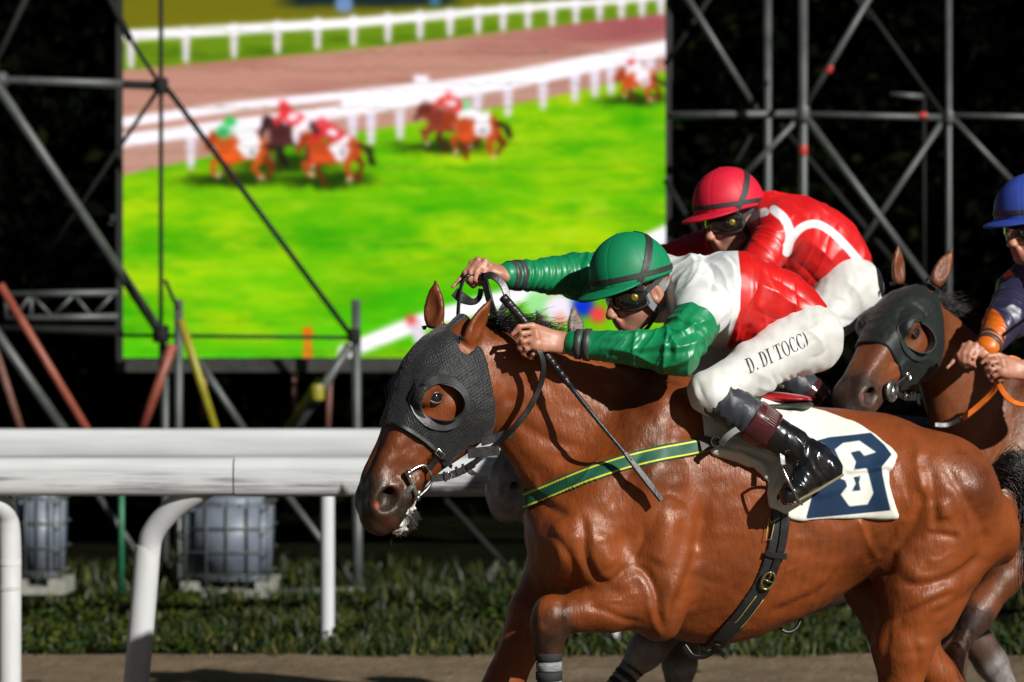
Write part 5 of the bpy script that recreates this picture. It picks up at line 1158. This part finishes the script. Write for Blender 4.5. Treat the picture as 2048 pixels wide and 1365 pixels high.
def jockey(label, J, K, mats, group='jockeys', h=.0048, detail=True):
    f = unit(K['f']); s0 = J.L if 's' not in K else K['s']; u = unit(A(0, 0, 1)-f[2]*f); s = np.cross(f, u); s = s if s @ A(.2, -1, 0) > 0 else -s
    if 'roll' in K: c_, q_ = math.cos(K['roll']), math.sin(K['roll']); u, s = u*c_+s*q_, s*c_-u*q_
    e = K['ear']; c = J(*e)+.005*f+.04*u-.078*s
    hp = lambda a, b, d: c+a*f+b*u+d*s
    PT = {k: J(*v) for k, v in K['pts'].items()}
    for k in list(PT):
        if k.startswith('n_') and 'f_'+k[2:] not in PT: PT['f_'+k[2:]] = J.mir(PT[k])
    root = thing('person', label, 'person', group, tuple(PT['n_hip']*.5+PT['f_hip']*.5))
    at = lambda o: att(o, root)
    # --- the body: one continuous skin with head, hands and limbs
    ax = (f, u, s); B = []
    B += [(ell(c+u*.015-f*.008, (.096, .105, .076), ax), .02), (ell(hp(.042, -.062, 0), (.058, .076, .060), ax), .03), (ell(hp(.078, -.122, 0), (.024, .022, .026), ax), .03)]
    for k in (1, -1):
        B += [(cone(hp(.070, -.118, k*.012), hp(-.005, -.078, k*.056), .018, .018), .025), (ell(hp(.066, -.048, k*.042), (.026, .020, .022), ax), .02), (cone(hp(.088, -.004, 0), hp(.074, -.006, k*.048), .013, .011), .015),
              (ell(hp(.116, -.069, k*.012), (.012, .008, .009), ax), .008), (ell(hp(-.010, -.042, k*.082), (.024, .036, .014), (f-.2*u, u+.2*f, s)), .008)]
    B += [(cone(hp(.098, -.022, 0), hp(.122, -.064, 0), .009, .0135), .014), (cone(hp(.106, -.089, -.014), hp(.106, -.089, .014), .008, .008), .012), (cone(hp(.101, -.104, -.012), hp(.101, -.104, .012), .0085, .0085), .012)]
    nk = PT['neck']; B += [(cone(hp(-.025, -.07, 0), nk, .054, .058), .04), (cone(nk-u*.03, (PT['n_hip']+PT['f_hip'])/2, .075, .10), .04)]
    for k in 'nf':
        g = lambda x: PT[k+'_'+x]
        B += [(cone(nk, g('shoulder'), .06, .052), .04), (cone(g('shoulder'), g('elbow'), .048, .036), .03), (cone(g('elbow'), g('wrist'), .038, .026), .02), (cone(g('hip'), g('knee'), .085, .052), .03), (cone(g('knee'), g('ankle'), .048, .032), .02), (cone(g('ankle'), g('toe'), .03, .025), .02)]
    cuts = [(ell(hp(.092, -.028, k*.033), (.016, .012, .016), ax), .012) for k in (1, -1)]+[(cone(hp(.117, -.097, -.020), hp(.117, -.097, .020), .0035, .0035), .005)]
    cuts += [(ell(hp(-.004, -.042, k*.100), (.012, .021, .013), ax), .006) for k in (1, -1)]+[(ell(hp(.120, -.078, k*.008), (.004, .004, .004), ax), .003) for k in (1, -1)]
    for hd in K['hands']:
        w, kn, nrm = hd['wrist'], hd['kn'], hd['n']; d = unit(kn-w); sd = unit(np.cross(nrm, d))
        B += [(cone(w-d*.02, w+d*.02, .025, .027, (nrm, .8)), .02), (cone(w+d*.01+sd*.012, kn+sd*.018, .022, .021, (nrm, .75)), .015), (cone(w+d*.01-sd*.012, kn-sd*.018, .022, .020, (nrm, .75)), .015)]
        for fg in hd['fingers']: B += finger(fg['p'], fg.get('r', .0088))
        for fg in hd['fingers'][1:]: B.append((ell(fg['p'][0]+nrm*.004, (.0095, .0095, .0095)), .006))
    F_ = field_of(B, h)
    for p, k in cuts: F_.put(p, k, op='s')
    v, q = F_.mesh(1); n = normals(v, q); me = mesh_np('body', v, q); l = np.stack([(v-c) @ f, (v-c) @ u, (v-c) @ s], 1)
    near_head = np.linalg.norm(v-c, axis=1) < .2
    fattr(me, 'beard', np.where(near_head & (l[:, 0] > -.02), np.clip((-.072-l[:, 1])/.02, 0, 1)*.7*K.get('beard', 1), 0)+np.where(near_head & (l[:, 0] < .0) & (l[:, 1] > -.05) & (np.abs(l[:, 2]) < .073), .9, 0)); fattr(me, 'lips', np.where(near_head & (np.abs(l[:, 1]+.0965) < .011) & (l[:, 0] > .095) & (np.abs(l[:, 2]) < .024), .7, 0))
    at(link('body', me, 'skin'))
    # --- jersey
    tp = [(loft([(J(*a, 0), J(*b, 0), w) for a, b, w in K['torso']], J.L, p=2.2), .03)]
    for k in 'nf': tp.append((cone(nk+(PT[k+'_shoulder']-nk)*.25, PT[k+'_shoulder'], .085, .082), .05))
    tp.append((cone(hp(-.045, -.085, 0), nk, .062, .085), .03))
    v, q = field_of(tp, .0045).mesh(2); n = normals(v, q); px = proj(v)
    ax_ = unit((PT['n_hip']+PT['f_hip'])/2-nk); t_ = (v-nk) @ ax_; th = n @ J.L
    d = folds(v, [nk, (PT['n_hip']+PT['f_hip'])/2], .0080, 10, K['seed'], .9, 2.2, 1.5)+.0015*vnoise(v*A(38, 38, 38), 3)*np.clip(t_/.2, 0, 1)
    for pts, w, amp in K.get('jersey_folds', ()):
        dd, sg, tt = poly_dist(px, catmull(np.array(pts, float), 6)); d = d+amp*np.exp(-dd/(.95*w))*np.clip(np.minimum(tt, 1-tt)/.3, 0, 1)*(th > -.1)
    d *= np.clip(1.2-np.abs(t_-.05)*0, 0, 1); v = v+n*d[:, None]; v = relax(v, q, .25); me = mesh_np('jersey', v, q); px = proj(v)
    fattr(me, 'p1', K['panel'](px, v, J)); at(link('jersey', me, mats['jersey']))
    for k in 'nf':
        if K.get('skip_'+k+'_sleeve'): pass
        g = lambda x: PT[k+'_'+x]; sw = K.get('sleeve', (.078, .066, .041)); cf = g('wrist')+(g('elbow')-g('wrist'))*.06
        sp = [(cone(g('shoulder')+(g('elbow')-g('shoulder'))*.16, g('elbow'), sw[0], sw[1]), .02), (cone(g('elbow'), cf, sw[1], sw[2]), .03)]
        v, q = field_of(sp, .0040).mesh(2); n = normals(v, q); P3 = [g('shoulder'), g('elbow'), g('wrist')]
        d = folds(v, P3, .0085, 22, K['seed']+(7 if k == 'f' else 1), .55, 2.2, .62); el = np.exp(-(np.linalg.norm(v-g('elbow'), axis=1)/.12)**2); wr = np.clip(np.linalg.norm(v-g('wrist'), axis=1)/.09, .15, 1)
        d = (d*(.6+.6*el)+.0015*vnoise(v*46, 9)*el)*wr; px = proj(v); vis = np.clip(n @ J.L*2+.4, 0, 1)*np.clip((np.linalg.norm(v-g('shoulder'), axis=1)-.075)/.05, 0, 1)
        for pts, w, amp in K.get('sleeve_folds_'+k, ()):
            dd, sg, tt = poly_dist(px, catmull(np.array(pts, float), 6)); d = d+vis*np.clip(np.minimum(tt, 1-tt)/.25, 0, 1)*(1.2*amp*np.exp(-dd/(.8*w))-.6*amp*np.exp(-((dd*sg-1.9*w)/w)**2))
        d = d*1.0; v = v+n*d[:, None]; v = relax(v, q, .25); me = mesh_np('sleeve', v, q); fattr(me, 'p1', K['sleeve_panel'](proj(v), v, J) if 'sleeve_panel' in K else np.ones(len(v))); sl_ = at(link('sleeve', me, mats['sleeve']))
        dv = unit(g('elbow')-g('wrist'))
        for i, off in enumerate((.030, .056)):
            m = MB(); cc = g('wrist')+dv*off; rr = .0412+off*.12; m.tube([cc-dv*.010, cc-dv*.009, cc+dv*.009, cc+dv*.010], [rr-.003, rr+.001, rr+.002, rr-.002], 22); sub_of(m.build('wrist_band', 'elastic_grey'), sl_)
    # --- breeches
    hip = (PT['n_hip']+PT['f_hip'])/2; hr = K.get('hipr', 1.0); bp = [(cone(PT['n_hip'], PT['f_hip'], .106*hr, .106*hr), .05), (cone(hip+(nk-hip)*.30, hip, .098, .105), .05)]
    for k in 'nf':
        g = lambda x: PT[k+'_'+x]; mid = g('hip')*.45+g('knee')*.55-A(0, 0, .004); bp += [(cone(g('hip'), mid, .102*hr, .077*hr), .05), (cone(mid, g('knee'), .077, .061), .03), (cone(g('knee'), g('knee')+(g('ankle')-g('knee'))*.12, .062, .060), .02)]
    v, q = field_of(bp, .0060).mesh(2); n = normals(v, q); px = proj(v); d = .003*vnoise(v*A(20, 14, 30), 2)+.0022*vnoise(v*A(50, 30, 22), 5)
    for pts, w, amp in K.get('breech_folds', ()):
        dd, sg, tt = poly_dist(px, catmull(np.array(pts, float), 6)); d = d+amp*np.exp(-dd/w)*np.clip(np.minimum(tt, 1-tt)/.3, 0, 1)*((n @ J.L) > -.1)
    v = v+n*d[:, None]; v = relax(v, q, .3); br = at(link('breeches', mesh_np('breeches', v, q), 'breeches_white'))
    out = dict(root=root, at=at, breech=(v, q), obj=br)
    # --- lower legs: sock, cuff, boot
    for k in 'nf':
        g = lambda x: PT[k+'_'+x]; a, b = g('knee'), g('ankle'); D_ = lambda t: a+(b-a)*t
        v, q = field_of([(cone(D_(.04), D_(.42), .061, .062), .02)], .006).mesh(2); n = normals(v, q); at(link('sock', mesh_np('sock', v+n*folds(v, [a, b], .004, 26, 3, .4)[:, None], q), 'sock_navy'))
        m = MB(); m.tube([D_(.40), D_(.41), D_(.50), D_(.60), D_(.61)], [.062, .0665, .0655, .061, .057], 28); cu = at(m.build('boot_cuff', 'boot_cuff', auto=50))
        sd = J.L if k == 'n' else -J.L
        if k == 'n':
            e1 = unit(b-a); e2 = unit(np.cross(J.L, e1))
            e2 = e2 if e2[2] > 0 else -e2
            for i in range(8):
                an = R(8+6.5*i); nn = math.cos(an)*J.L+math.sin(an)*e2; m = MB(); m.tube([D_(.43)+nn*.0665, D_(.50)+nn*.0665, D_(.545)+nn*.0645], .0018, 6); sub_of(m.build('elastic_rib', 'elastic_rib'), cu) if 'elastic_rib' in MATS or plain('elastic_rib', (.22, .15, .13), .5) else 0
        v, q = field_of([(cone(D_(.56), D_(.80), .056, .046), .02), (cone(D_(.78), b, .046, .042), .02), (cone(b-unit(b-a)*.01, g('heel'), .040, .031), .02), (cone(b, g('toe'), .039, .026), .03), (cone(g('heel'), g('toe'), .027, .021), .03)], .005).mesh(1); n = normals(v, q)
        v = v+n*(folds(v, [a, b, g('toe')], .0055, 20, 5+K['seed'], .5, 2.0)*np.clip((np.linalg.norm(v-a, axis=1)-.20)/.12, .1, 1))[:, None]; bo = at(link('boot', mesh_np('boot', v, q), 'boot_black'))
        m = MB(); so = unit(g('toe')-g('heel')); dn = unit(np.cross(J.L, so)); dn = dn if dn[2] < 0 else -dn; m.ribbon([g('heel')-so*.02+dn*.032, g('heel')*.5+g('toe')*.5+dn*.028, g('toe')+so*.01+dn*.022], [.05, .06, .045], .008, dn, 4); o = m.build('sole', 'sole_tan') if 'sole_tan' in MATS else m.build('sole', plain('sole_tan', (.16, .13, .07), .7)); sub_of(o, bo)
    # --- helmet
    hc = c+u*.028+f*.012; rf, rs, ru = .131, .110, .132
    seams = [R(x) for x in (35, 90, 145, 215, 270, 325)]
    def dome(th, ph, k=1.0):
        g_ = sum(math.exp(-(((th-sm+math.pi) % (2*math.pi)-math.pi)*math.sin(ph)/.022)**2) for sm in seams); kk = k*(1-.010*g_*math.sin(ph)**.5+.004*math.sin(th*3+ph*4))
        return hc+kk*(rf*math.cos(th)*math.sin(ph)*f+rs*math.sin(th)*math.sin(ph)*s+ru*math.cos(ph)*u)
    rim = lambda th: R(96+10*math.sin(th*.5)**4*0+6*(1-math.cos(th))*.5)
    m = MB(); m.grid(lambda a, b: dome(a*2*math.pi, max(.002, b)*rim(a*2*math.pi)), 168, 40, True); he = at(m.build('helmet', mats['cap'], solid=.006))
    m = MB()
    def brim(a, b):
        th = R(-78+156*a); e_ = math.cos(th/R(78)*math.pi/2)**.7; p0 = dome(th, rim(th)-.06, .985); o_ = unit(math.cos(th)*f*1.15+math.sin(th)*s*.9); return p0+o_*(.058*e_*b)-u*(.006*b+.010*b*b*e_)
    m.grid(brim, 40, 9); sp_ = sub_of(m.build('peak', mats['cap'], solid=.006), he)
    def band(pts, w, name='helmet_band', mat='elastic_black', k=1.036, nsm=8):
        pts = catmull(np.array(pts, float), nsm); P_ = [dome(R(a), R(b), k) for a, b in pts]; m = MB(); N_ = [unit(p-hc) for p in P_]; m.ribbon(P_, w, .003, np.array(N_)); return sub_of(m.build(name, mat), he)
    band([(i*15-180, math.degrees(rim(R(i*15-180)))-10-4*math.cos(R(i*15-180))) for i in range(25)], .016)
    for o_ in (0, 11): band([(70+o_*.3, 100), (86+o_*.5, 82), (108+o_*.8, 58), (140+o_, 42), (180, 38-o_), (220-o_, 42)], .0125)
    m = MB(); m.grid(lambda a, b: hc+u*(ru-.001)+.012*(math.sin(b*1.6)*(math.cos(a*6.2832)*f+math.sin(a*6.2832)*s)+.5*math.cos(b*1.6)*u), 14, 6, True); sub_of(m.build('button', mats['cap']), he)
    # --- goggles
    gl = lambda th, w: hp(-.006, 0, 0)+(.116*math.cos(th)*f+.094*math.sin(th)*s)*(1-.04*(2*w-1)**2)+u*(-.060+.056*w+.010*math.sin(th)**2+(.010*math.cos(th*3.0)*(1-w)))
    m = MB(); m.grid(lambda a, b: gl(R(-72+144*a), b), 48, 10); go = at(m.build('goggles', 'lens', solid=.005))
    m = MB(); ed = [gl(R(-73+146*a), -.04) for a in np.linspace(0, 1, 40)]+[gl(R(73-146*a), 1.04) for a in np.linspace(0, 1, 40)]; ed.append(ed[0]); m.tube(ed, .0042, 8); sub_of(m.build('goggle_frame', 'elastic_black'), go)
    for k in (1, -1):
        p0 = gl(R(54*k), .52); nn = unit(math.cos(R(54*k))*f*.8+math.sin(R(54*k))*s); m = MB(); m.tube([p0+nn*.001, p0+nn*.003, p0+nn*.005, p0+nn*.006], [.0115, .012, .0105, .005], 18); sub_of(m.build('vent_disc', 'gold'), go)
        m = MB(); m.ribbon([gl(R(70*k), .5), hp(.02, -.02, k*.094), hp(-.03, -.002, k*.094), hp(-.07, .02, k*.08)], .016, .003, s*k, 5); sub_of(m.build('goggle_strap', 'elastic_black'), go)
        m = MB(); m.ribbon([hp(.026, -.012, k*.086), hp(.022, -.055, k*.085), hp(.004, -.086, k*.080), hp(-.024, -.082, k*.076), hp(-.040, -.048, k*.074), hp(-.042, -.01, k*.076)], .024, .007, s*k, 6); at(m.build('ear_pad', mats.get('pad', 'pad_grey')))
        m = MB(); m.tube([hp(.004, -.085, k*.082), hp(.010, -.108, k*.068), hp(.030, -.140, k*.030), hp(.034, -.148, 0)], .006, 8, smooth=4); at(m.build('chin_strap', 'elastic_black'))
    return out

def near_hand(J, px, lat):
    """fingers wrapped over whip and rein, back of the hand to the camera; px maps local photo points"""
    Q = lambda x, y, l=0.0: J(*px(x, y), lat+l)
    return dict(wrist=Q(1130, 687, -.01), kn=Q(1072, 677, .012), n=unit(J.L+A(0, 0, .25)), fingers=[
        dict(p=[Q(1100, 664, -.010), Q(1064, 651, .006), Q(1038, 654, .012), Q(1024, 670, .004)], r=.0100),
        dict(p=[Q(1070, 664, .014), Q(1044, 668, .016), Q(1034, 682, .002), Q(1042, 692, -.018)], r=.0092),
        dict(p=[Q(1073, 676, .018), Q(1046, 684, .018), Q(1038, 696, .002), Q(1046, 703, -.018)], r=.0092),
        dict(p=[Q(1078, 688, .016), Q(1054, 698, .014), Q(1046, 708, -.002), Q(1054, 713, -.02)], r=.0088),
        dict(p=[Q(1086, 699, .010), Q(1066, 708, .006), Q(1060, 716, -.008), Q(1067, 718, -.02)], r=.0080)])
def far_hand(J, px, lat):
    Q = lambda x, y, l=0.0: J(*px(x, y), lat+l)
    return dict(wrist=Q(1000, 548), kn=Q(958, 530, .0), n=unit(A(-.1, -.35, .9)), fingers=[
        dict(p=[Q(950, 528, -.01), Q(930, 545, -.005), Q(918, 562, .0), Q(905, 574, .004)], r=.0088),
        dict(p=[Q(944, 527, .0), Q(930, 546, .012), Q(936, 564, .018), Q(946, 575, .012)], r=.0090),
        dict(p=[Q(956, 521, .010), Q(941, 543, .024), Q(941, 561, .028), Q(950, 572, .018)], r=.0094),
        dict(p=[Q(970, 524, .020), Q(953, 545, .034), Q(951, 560, .036), Q(959, 570, .024)], r=.0092),
        dict(p=[Q(980, 534, .026), Q(964, 552, .036), Q(962, 565, .034), Q(968, 572, .024)], r=.0080)])
ident = lambda x, y: (x, y)
def panel1(px, v, J):            # red lower half of the jersey
    ln = np.interp(px[:, 1], [470, 505, 560, 620, 690], [1478, 1476, 1482, 1480, 1455]); return -(px[:, 0]-ln)/KS
K1 = dict(seed=3, f=(-.85, -.40, -.34), ear=(1308, 588, .078),
    pts=dict(neck=(1382, 580, 0), n_shoulder=(1402, 626, .200), n_elbow=(1352, 704, .285), n_wrist=(1138, 687, .165), f_shoulder=(1300, 548, -.185), f_elbow=(1150, 552, -.26), f_wrist=(1006, 551, -.13),
             n_hip=(1612, 676, .085), n_knee=(1418, 786, .262), n_ankle=(1628, 918, .345), n_heel=(1660, 938, .36), n_toe=(1580, 990, .375)),
    torso=[((1372, 520), (1385, 640), .09), ((1425, 496), (1432, 690), .178), ((1500, 514), (1490, 700), .165), ((1570, 546), (1556, 692), .15), ((1632, 598), (1612, 684), .14), ((1650, 622), (1636, 676), .10)],
    panel=panel1,
    jersey_folds=[([(1440, 510), (1470, 540), (1465, 600), (1430, 650)], 11, .012), ([(1395, 510), (1425, 545), (1420, 600)], 9, -.010), ([(1360, 500), (1390, 530), (1370, 580)], 8, .008), ([(1460, 690), (1520, 672), (1580, 668), (1640, 640)], 9, .012), ([(1500, 560), (1560, 590), (1630, 640)], 10, .008), ([(1490, 610), (1550, 640), (1610, 655)], 8, -.008), ([(1520, 540), (1580, 575), (1630, 615)], 7, -.006), ([(1386, 500), (1402, 522), (1390, 560), (1360, 590)], 5, .010), ([(1450, 505), (1470, 530), (1474, 580)], 5, -.008), ([(1440, 600), (1456, 640), (1452, 684)], 5, .008), ([(1340, 560), (1372, 540), (1410, 540)], 5, .006)]+[([(1478+i*22+(i*31 % 9), 652-i*3), (1472+i*22, 668-i*4), (1464+i*22, 688-i*6)], 4.5, .007*(-1)**i) for i in range(8)],
    sleeve_folds_n=[(q_, 6.5, .0058) for q_ in ([(1350, 646), (1382, 606), (1420, 592)], [(1346, 672), (1398, 646), (1436, 636)], [(1322, 694), (1372, 692), (1424, 664)], [(1296, 724), (1342, 732), (1396, 704)], [(1262, 664), (1320, 656), (1372, 640)],
        [(1236, 704), (1296, 694), (1352, 684)], [(1196, 694), (1262, 706), (1330, 742)], [(1330, 660), (1352, 690), (1350, 726)], [(1376, 640), (1392, 680), (1380, 716)], [(1180, 676), (1240, 672), (1300, 664)], [(1408, 650), (1424, 680), (1410, 710)])],
    sleeve_folds_f=[([(1034+i*13+(i*37 % 7), 516), (1040+i*13+(i*53 % 9), 545), (1036+i*13, 584)], 3.6, .0042*(.2+(i*29 % 10)/8)) for i in range(12)],
    breech_folds=[([(1540+i*17, 742+i*2), (1554+i*16, 768-i*3), (1570+i*15, 795-i*9)], 4.2, -.0065) for i in range(6)]+[([(1440, 740), (1470, 760), (1490, 780)], 6, .006), ([(1600, 650), (1640, 680), (1650, 720)], 7, .007), ([(1640, 620), (1655, 660)], 6, -.006), ([(1520, 705), (1570, 712), (1620, 700)], 7, .005), ([(1388, 760), (1392, 790), (1404, 806)], 3, .004), ([(1392, 752), (1400, 780), (1416, 812)], 2.5, -.004), ([(1440, 730), (1500, 740), (1560, 770)], 4, .0035), ([(1500, 770), (1540, 780), (1580, 776)], 4, .005), ([(1560, 690), (1610, 690), (1650, 660)], 4, -.005), ([(1580, 675), (1625, 660), (1650, 636)], 4, .006), ([(1610, 720), (1640, 712), (1660, 690)], 4, -.005), ([(1470, 716), (1500, 730), (1540, 735)], 3, -.003)],
    hands=[near_hand(H, ident, .165), far_hand(H, ident, -.12)])
jk1 = jockey('jockey in green cap and white and red silks crouched on the bay', H, K1, dict(jersey='silk_white_red', sleeve='silk_green', cap='cap_green'))

# second jockey
J2 = Frame(P(1600, 600, 8.55), R(12))
def panel2(px, v, J):            # white bands over shoulder and down the back
    d = 1e9
    for pts, w in (([(1470, 470), (1500, 436), (1530, 424)], 8), ([(1548, 420), (1570, 440), (1580, 470), (1574, 505)], 9), ([(1574, 492), (1600, 458), (1630, 448), (1660, 462), (1690, 490), (1716, 520)], 8)):
        dd, _, _ = poly_dist(px, catmull(np.array(pts, float), 6)); d = np.minimum(d, dd-w)
    return d/(KS*D0/8.5)
M2 = lambda x, y: (1515+(x-1382)*.83, 455+(y-580)*.83)
K2 = dict(seed=12, hipr=1.1, f=(-.86, -.42, -.27), ear=(1497, 442, .078),
    pts=dict(neck=(1530, 436, 0), n_shoulder=(1560, 462, .18), n_elbow=(1500, 560, .27), n_wrist=(1330, 560, .15), f_shoulder=(1500, 440, -.185), f_elbow=(1400, 505, -.22), f_wrist=(1290, 520, -.12),
             n_hip=(1698, 582, .095), n_knee=(1560, 740, .25), n_ankle=(1690, 850, .31), n_heel=(1720, 868, .32), n_toe=(1650, 905, .33)),
    torso=[((1512, 372), (1510, 480), .09), ((1560, 366), (1545, 560), .178), ((1632, 396), (1595, 600), .168), ((1685, 444), (1640, 620), .155), ((1716, 494), (1668, 620), .14), ((1728, 522), (1690, 620), .10)],
    panel=panel2, sleeve_panel=panel2, jersey_folds=[([(1600, 470), (1640, 500), (1680, 540)], 9, .008), ([(1590, 520), (1630, 560), (1660, 590)], 8, -.008), ([(1540, 400), (1580, 420), (1590, 450)], 9, .008)],
    breech_folds=[([(1690, 560), (1720, 590), (1725, 630)], 6, .006), ([(1640, 620), (1690, 640), (1720, 640)], 5, -.005), ([(1660, 590), (1700, 600)], 5, .005)], beard=1.0,
    hands=[])
def shift_hand(hd, J, wr, k=1.0):
    o = hd['wrist']; R_ = lambda p: wr+(p-o)*k; return dict(wrist=wr, kn=R_(hd['kn']), n=hd['n'], fingers=[dict(p=[R_(p) for p in g_['p']], r=g_['r']) for g_ in hd['fingers']])
K2['hands'] = [shift_hand(near_hand(H, ident, .165), J2, J2(1330, 560, .15)), shift_hand(far_hand(H, ident, -.12), J2, J2(1290, 520, -.12))]
jk2 = jockey('jockey in red cap and red silks with white bands, riding behind the green capped one', J2, K2, dict(jersey='silk_red_white', sleeve='silk_red', cap='cap_red', pad='elastic_black'), h=.006)

# third jockey at the right edge
J3 = Frame(P(2060, 600, 8.34), R(38))
def panel3(px, v, J):
    d, _, _ = poly_dist(px, catmull(np.array([(2004, 530), (2022, 560), (2048, 590), (2075, 600)], float), 6)); return (d-10)/550
def panel3s(px, v, J): return np.minimum(np.hypot((px[:, 0]-1968)/44, (px[:, 1]-664)/50)-1, np.hypot((px[:, 0]-2066)/34, (px[:, 1]-750)/40)-1)*.06
K3 = dict(seed=22, f=(-.80, -.56, -.20), ear=(2104, 460, .078),
    pts=dict(neck=(2107, 545, 0), n_shoulder=(2137, 590, .18), n_elbow=(2150, 735, .26), n_wrist=(2052, 742, .20), f_shoulder=(2040, 585, -.12), f_elbow=(2012, 640, .02), f_wrist=(1972, 700, .06),
             n_hip=(2300, 740, .095), n_knee=(2210, 890, .25), n_ankle=(2330, 1000, .31), n_heel=(2360, 1020, .32), n_toe=(2290, 1050, .33)),
    torso=[((2080, 500), (2080, 580), .09), ((2120, 500), (2105, 680), .178), ((2180, 530), (2150, 730), .168), ((2230, 580), (2190, 750), .155), ((2260, 630), (2220, 750), .14), ((2275, 660), (2250, 750), .10)],
    panel=panel3, sleeve_panel=panel3s, beard=.4, hands=[])
nh = near_hand(H, ident, .165)
K3['hands'] = [shift_hand(nh, J3, J3(2052, 742, .20)), shift_hand(far_hand(H, ident, -.12), J3, J3(1976, 712, .06))]
jk3 = jockey('jockey in blue cap and dark silks with orange cuffs at the picture edge', J3, K3, dict(jersey='silk_navy', sleeve='silk_navy', cap='cap_blue', pad='elastic_black'), h=.006)
# orange reins of the third rider
plain('rein_orange', (.62, .13, .008), .45, .2, 40, .3, 160, .001)
m = MB(); jj = lambda x, y, l: J3(x, y, l)
m.ribbon([jj(1870, 850, .0), jj(1896, 850, .02), jj(1926, 836, .05)], .016, .005, A(-.3, -.9, .2), 5); o = m.build('rein', 'leather_black'); o.parent = br3; o.matrix_parent_inverse = br3.matrix_world.inverted()
m = MB(); m.ribbon([jj(1924, 838, .05), jj(1950, 818, .08), jj(1978, 792, .12), jj(1992, 772, .15), jj(1998, 752, .17)], .018, .007, A(-.3, -.9, .2), 5); m.ribbon([jj(1998, 770, .20), jj(2010, 790, .23), jj(2030, 806, .23), jj(2060, 812, .2)], .018, .007, A(-.3, -.9, .3), 5); m.ribbon([jj(1976, 722, .1), jj(1980, 740, .12), jj(1990, 752, .15)], .014, .006, A(-.3, -.9, .2), 5)
m.ribbon([jj(2006, 724, .16), jj(2022, 716, .17), jj(2040, 722, .18)], .016, .006, A(-.2, -.9, .3), 5); o = m.build('rein', 'rein_orange'); o.parent = br3; o.matrix_parent_inverse = br3.matrix_world.inverted()
m = MB(); m.tube([jj(1972, 700, .05), jj(2010, 668, .1), jj(2070, 625, .2)], [.007, .006, .005], 8, smooth=4); tag(m.build('racing_whip', 'leather_black'), 'thin black whip in the hand of the blue capped jockey', 'whip')

# name on the white breeches: serif capitals laid on the cloth
def glyph(ch):
    """polygons (x 0..w, y 0..1) of a thick-thin serif capital"""
    b, h_ = .17, .05
    def rect(x0, y0, x1, y1): return [(x0, y0), (x1, y0), (x1, y1), (x0, y1)]
    def arc(cx, cy, rx, ry, a0, a1, tmin, tmax, n=16):
        o, i = [], []
        for a in np.linspace(R(a0), R(a1), n):
            k = tmin+(tmax-tmin)*abs(math.cos(a))**1.3; o.append((cx+rx*math.cos(a), cy+ry*math.sin(a))); i.append((cx+(rx-k)*math.cos(a), cy+(ry-k*.6)*math.sin(a)))
        return [(o[j], o[j+1], i[j+1], i[j]) for j in range(n-1)]
    if ch == 'I': return [rect(.12, 0, .12+b, 1), rect(.0, 0, .42, h_), rect(.0, 1-h_, .42, 1)], .48
    if ch == 'D': return [rect(.10, 0, .10+b, 1), rect(0, 0, .4, h_), rect(0, 1-h_, .4, 1)]+arc(.36, .5, .40, .5, -90, 90, .05, .18), .84
    if ch == 'T': return [rect(.30, 0, .30+b, 1), rect(.18, 0, .60, h_), rect(0, 1-h_, .78, 1), rect(0, .78, .04, 1), rect(.74, .78, .78, 1)], .82
    if ch == 'O': return arc(.42, .5, .42, .51, 0, 360, .05, .17, 30), .90
    if ch == 'C': return arc(.42, .5, .42, .51, 48, 312, .05, .17, 24)+[rect(.68, .72, .72, .97), rect(.68, .03, .72, .26)], .80
    if ch == ')': return arc(.0, .5, .34, .51, -75, 75, .04, .17, 14), .4
    if ch == '.': return [rect(.04, 0, .19, .15)], .26
    return [], .32
def lettering(text, p0, p1, hpx, parent_at, vq, slant=.16):
    bv = BVHTree.FromPolygons(vq[0].tolist(), vq[1].tolist()); x = 0; polys = []
    for ch in text:
        pl, w = glyph(ch); polys.append((ch, [[(x+a, b) for a, b in q_] for q_ in pl])); x += w+.06
    p0, p1 = A(*p0), A(*p1); ex = (p1-p0)/x; sc = np.linalg.norm(p1-p0)/x; ey = A(ex[1], -ex[0])/np.linalg.norm(ex)*hpx
    for ch, pl in polys:
        if not pl: continue
        m = MB()
        for q_ in pl:
            q_ = np.array(q_); n0 = 5
            def fn(u, w): 
                a = q_[0]*(1-u)*(1-w)+q_[1]*u*(1-w)+q_[2]*u*w+q_[3]*(1-u)*w; s_ = p0+ex*(a[0]+slant*(a[1]-.5))+ey*a[1]
                d = Vector(P(s_[0], s_[1], 8)-A(0, 0, CH)).normalized(); r = bv.ray_cast(Vector((0, 0, CH)), d)
                if r[0] is None: return H(s_[0], s_[1], .2)
                n_ = np.array(r[1]); n_ = n_ if n_ @ np.array(d) < 0 else -n_; return np.array(r[0])+n_*.0012
            m.grid(fn, n0, n0)
        parent_at(m.build('letter', 'ink_black'))
plain('ink_black', (.012, .012, .014), .6, .2, 40, 0)
def to_breeches(o): o.parent = jk1['obj']; o.matrix_parent_inverse = jk1['obj'].matrix_parent_inverse @ Matrix.Identity(4); return o
jv = jk1['breech']
def letter_at(o):
    o.parent = jk1['obj']; o.matrix_parent_inverse = (Matrix.Translation(jk1['root'].location) @ jk1['obj'].matrix_parent_inverse).inverted(); return o
lettering('D. DI TOCC)', (1501, 747), (1622, 690), 30, letter_at, jv)
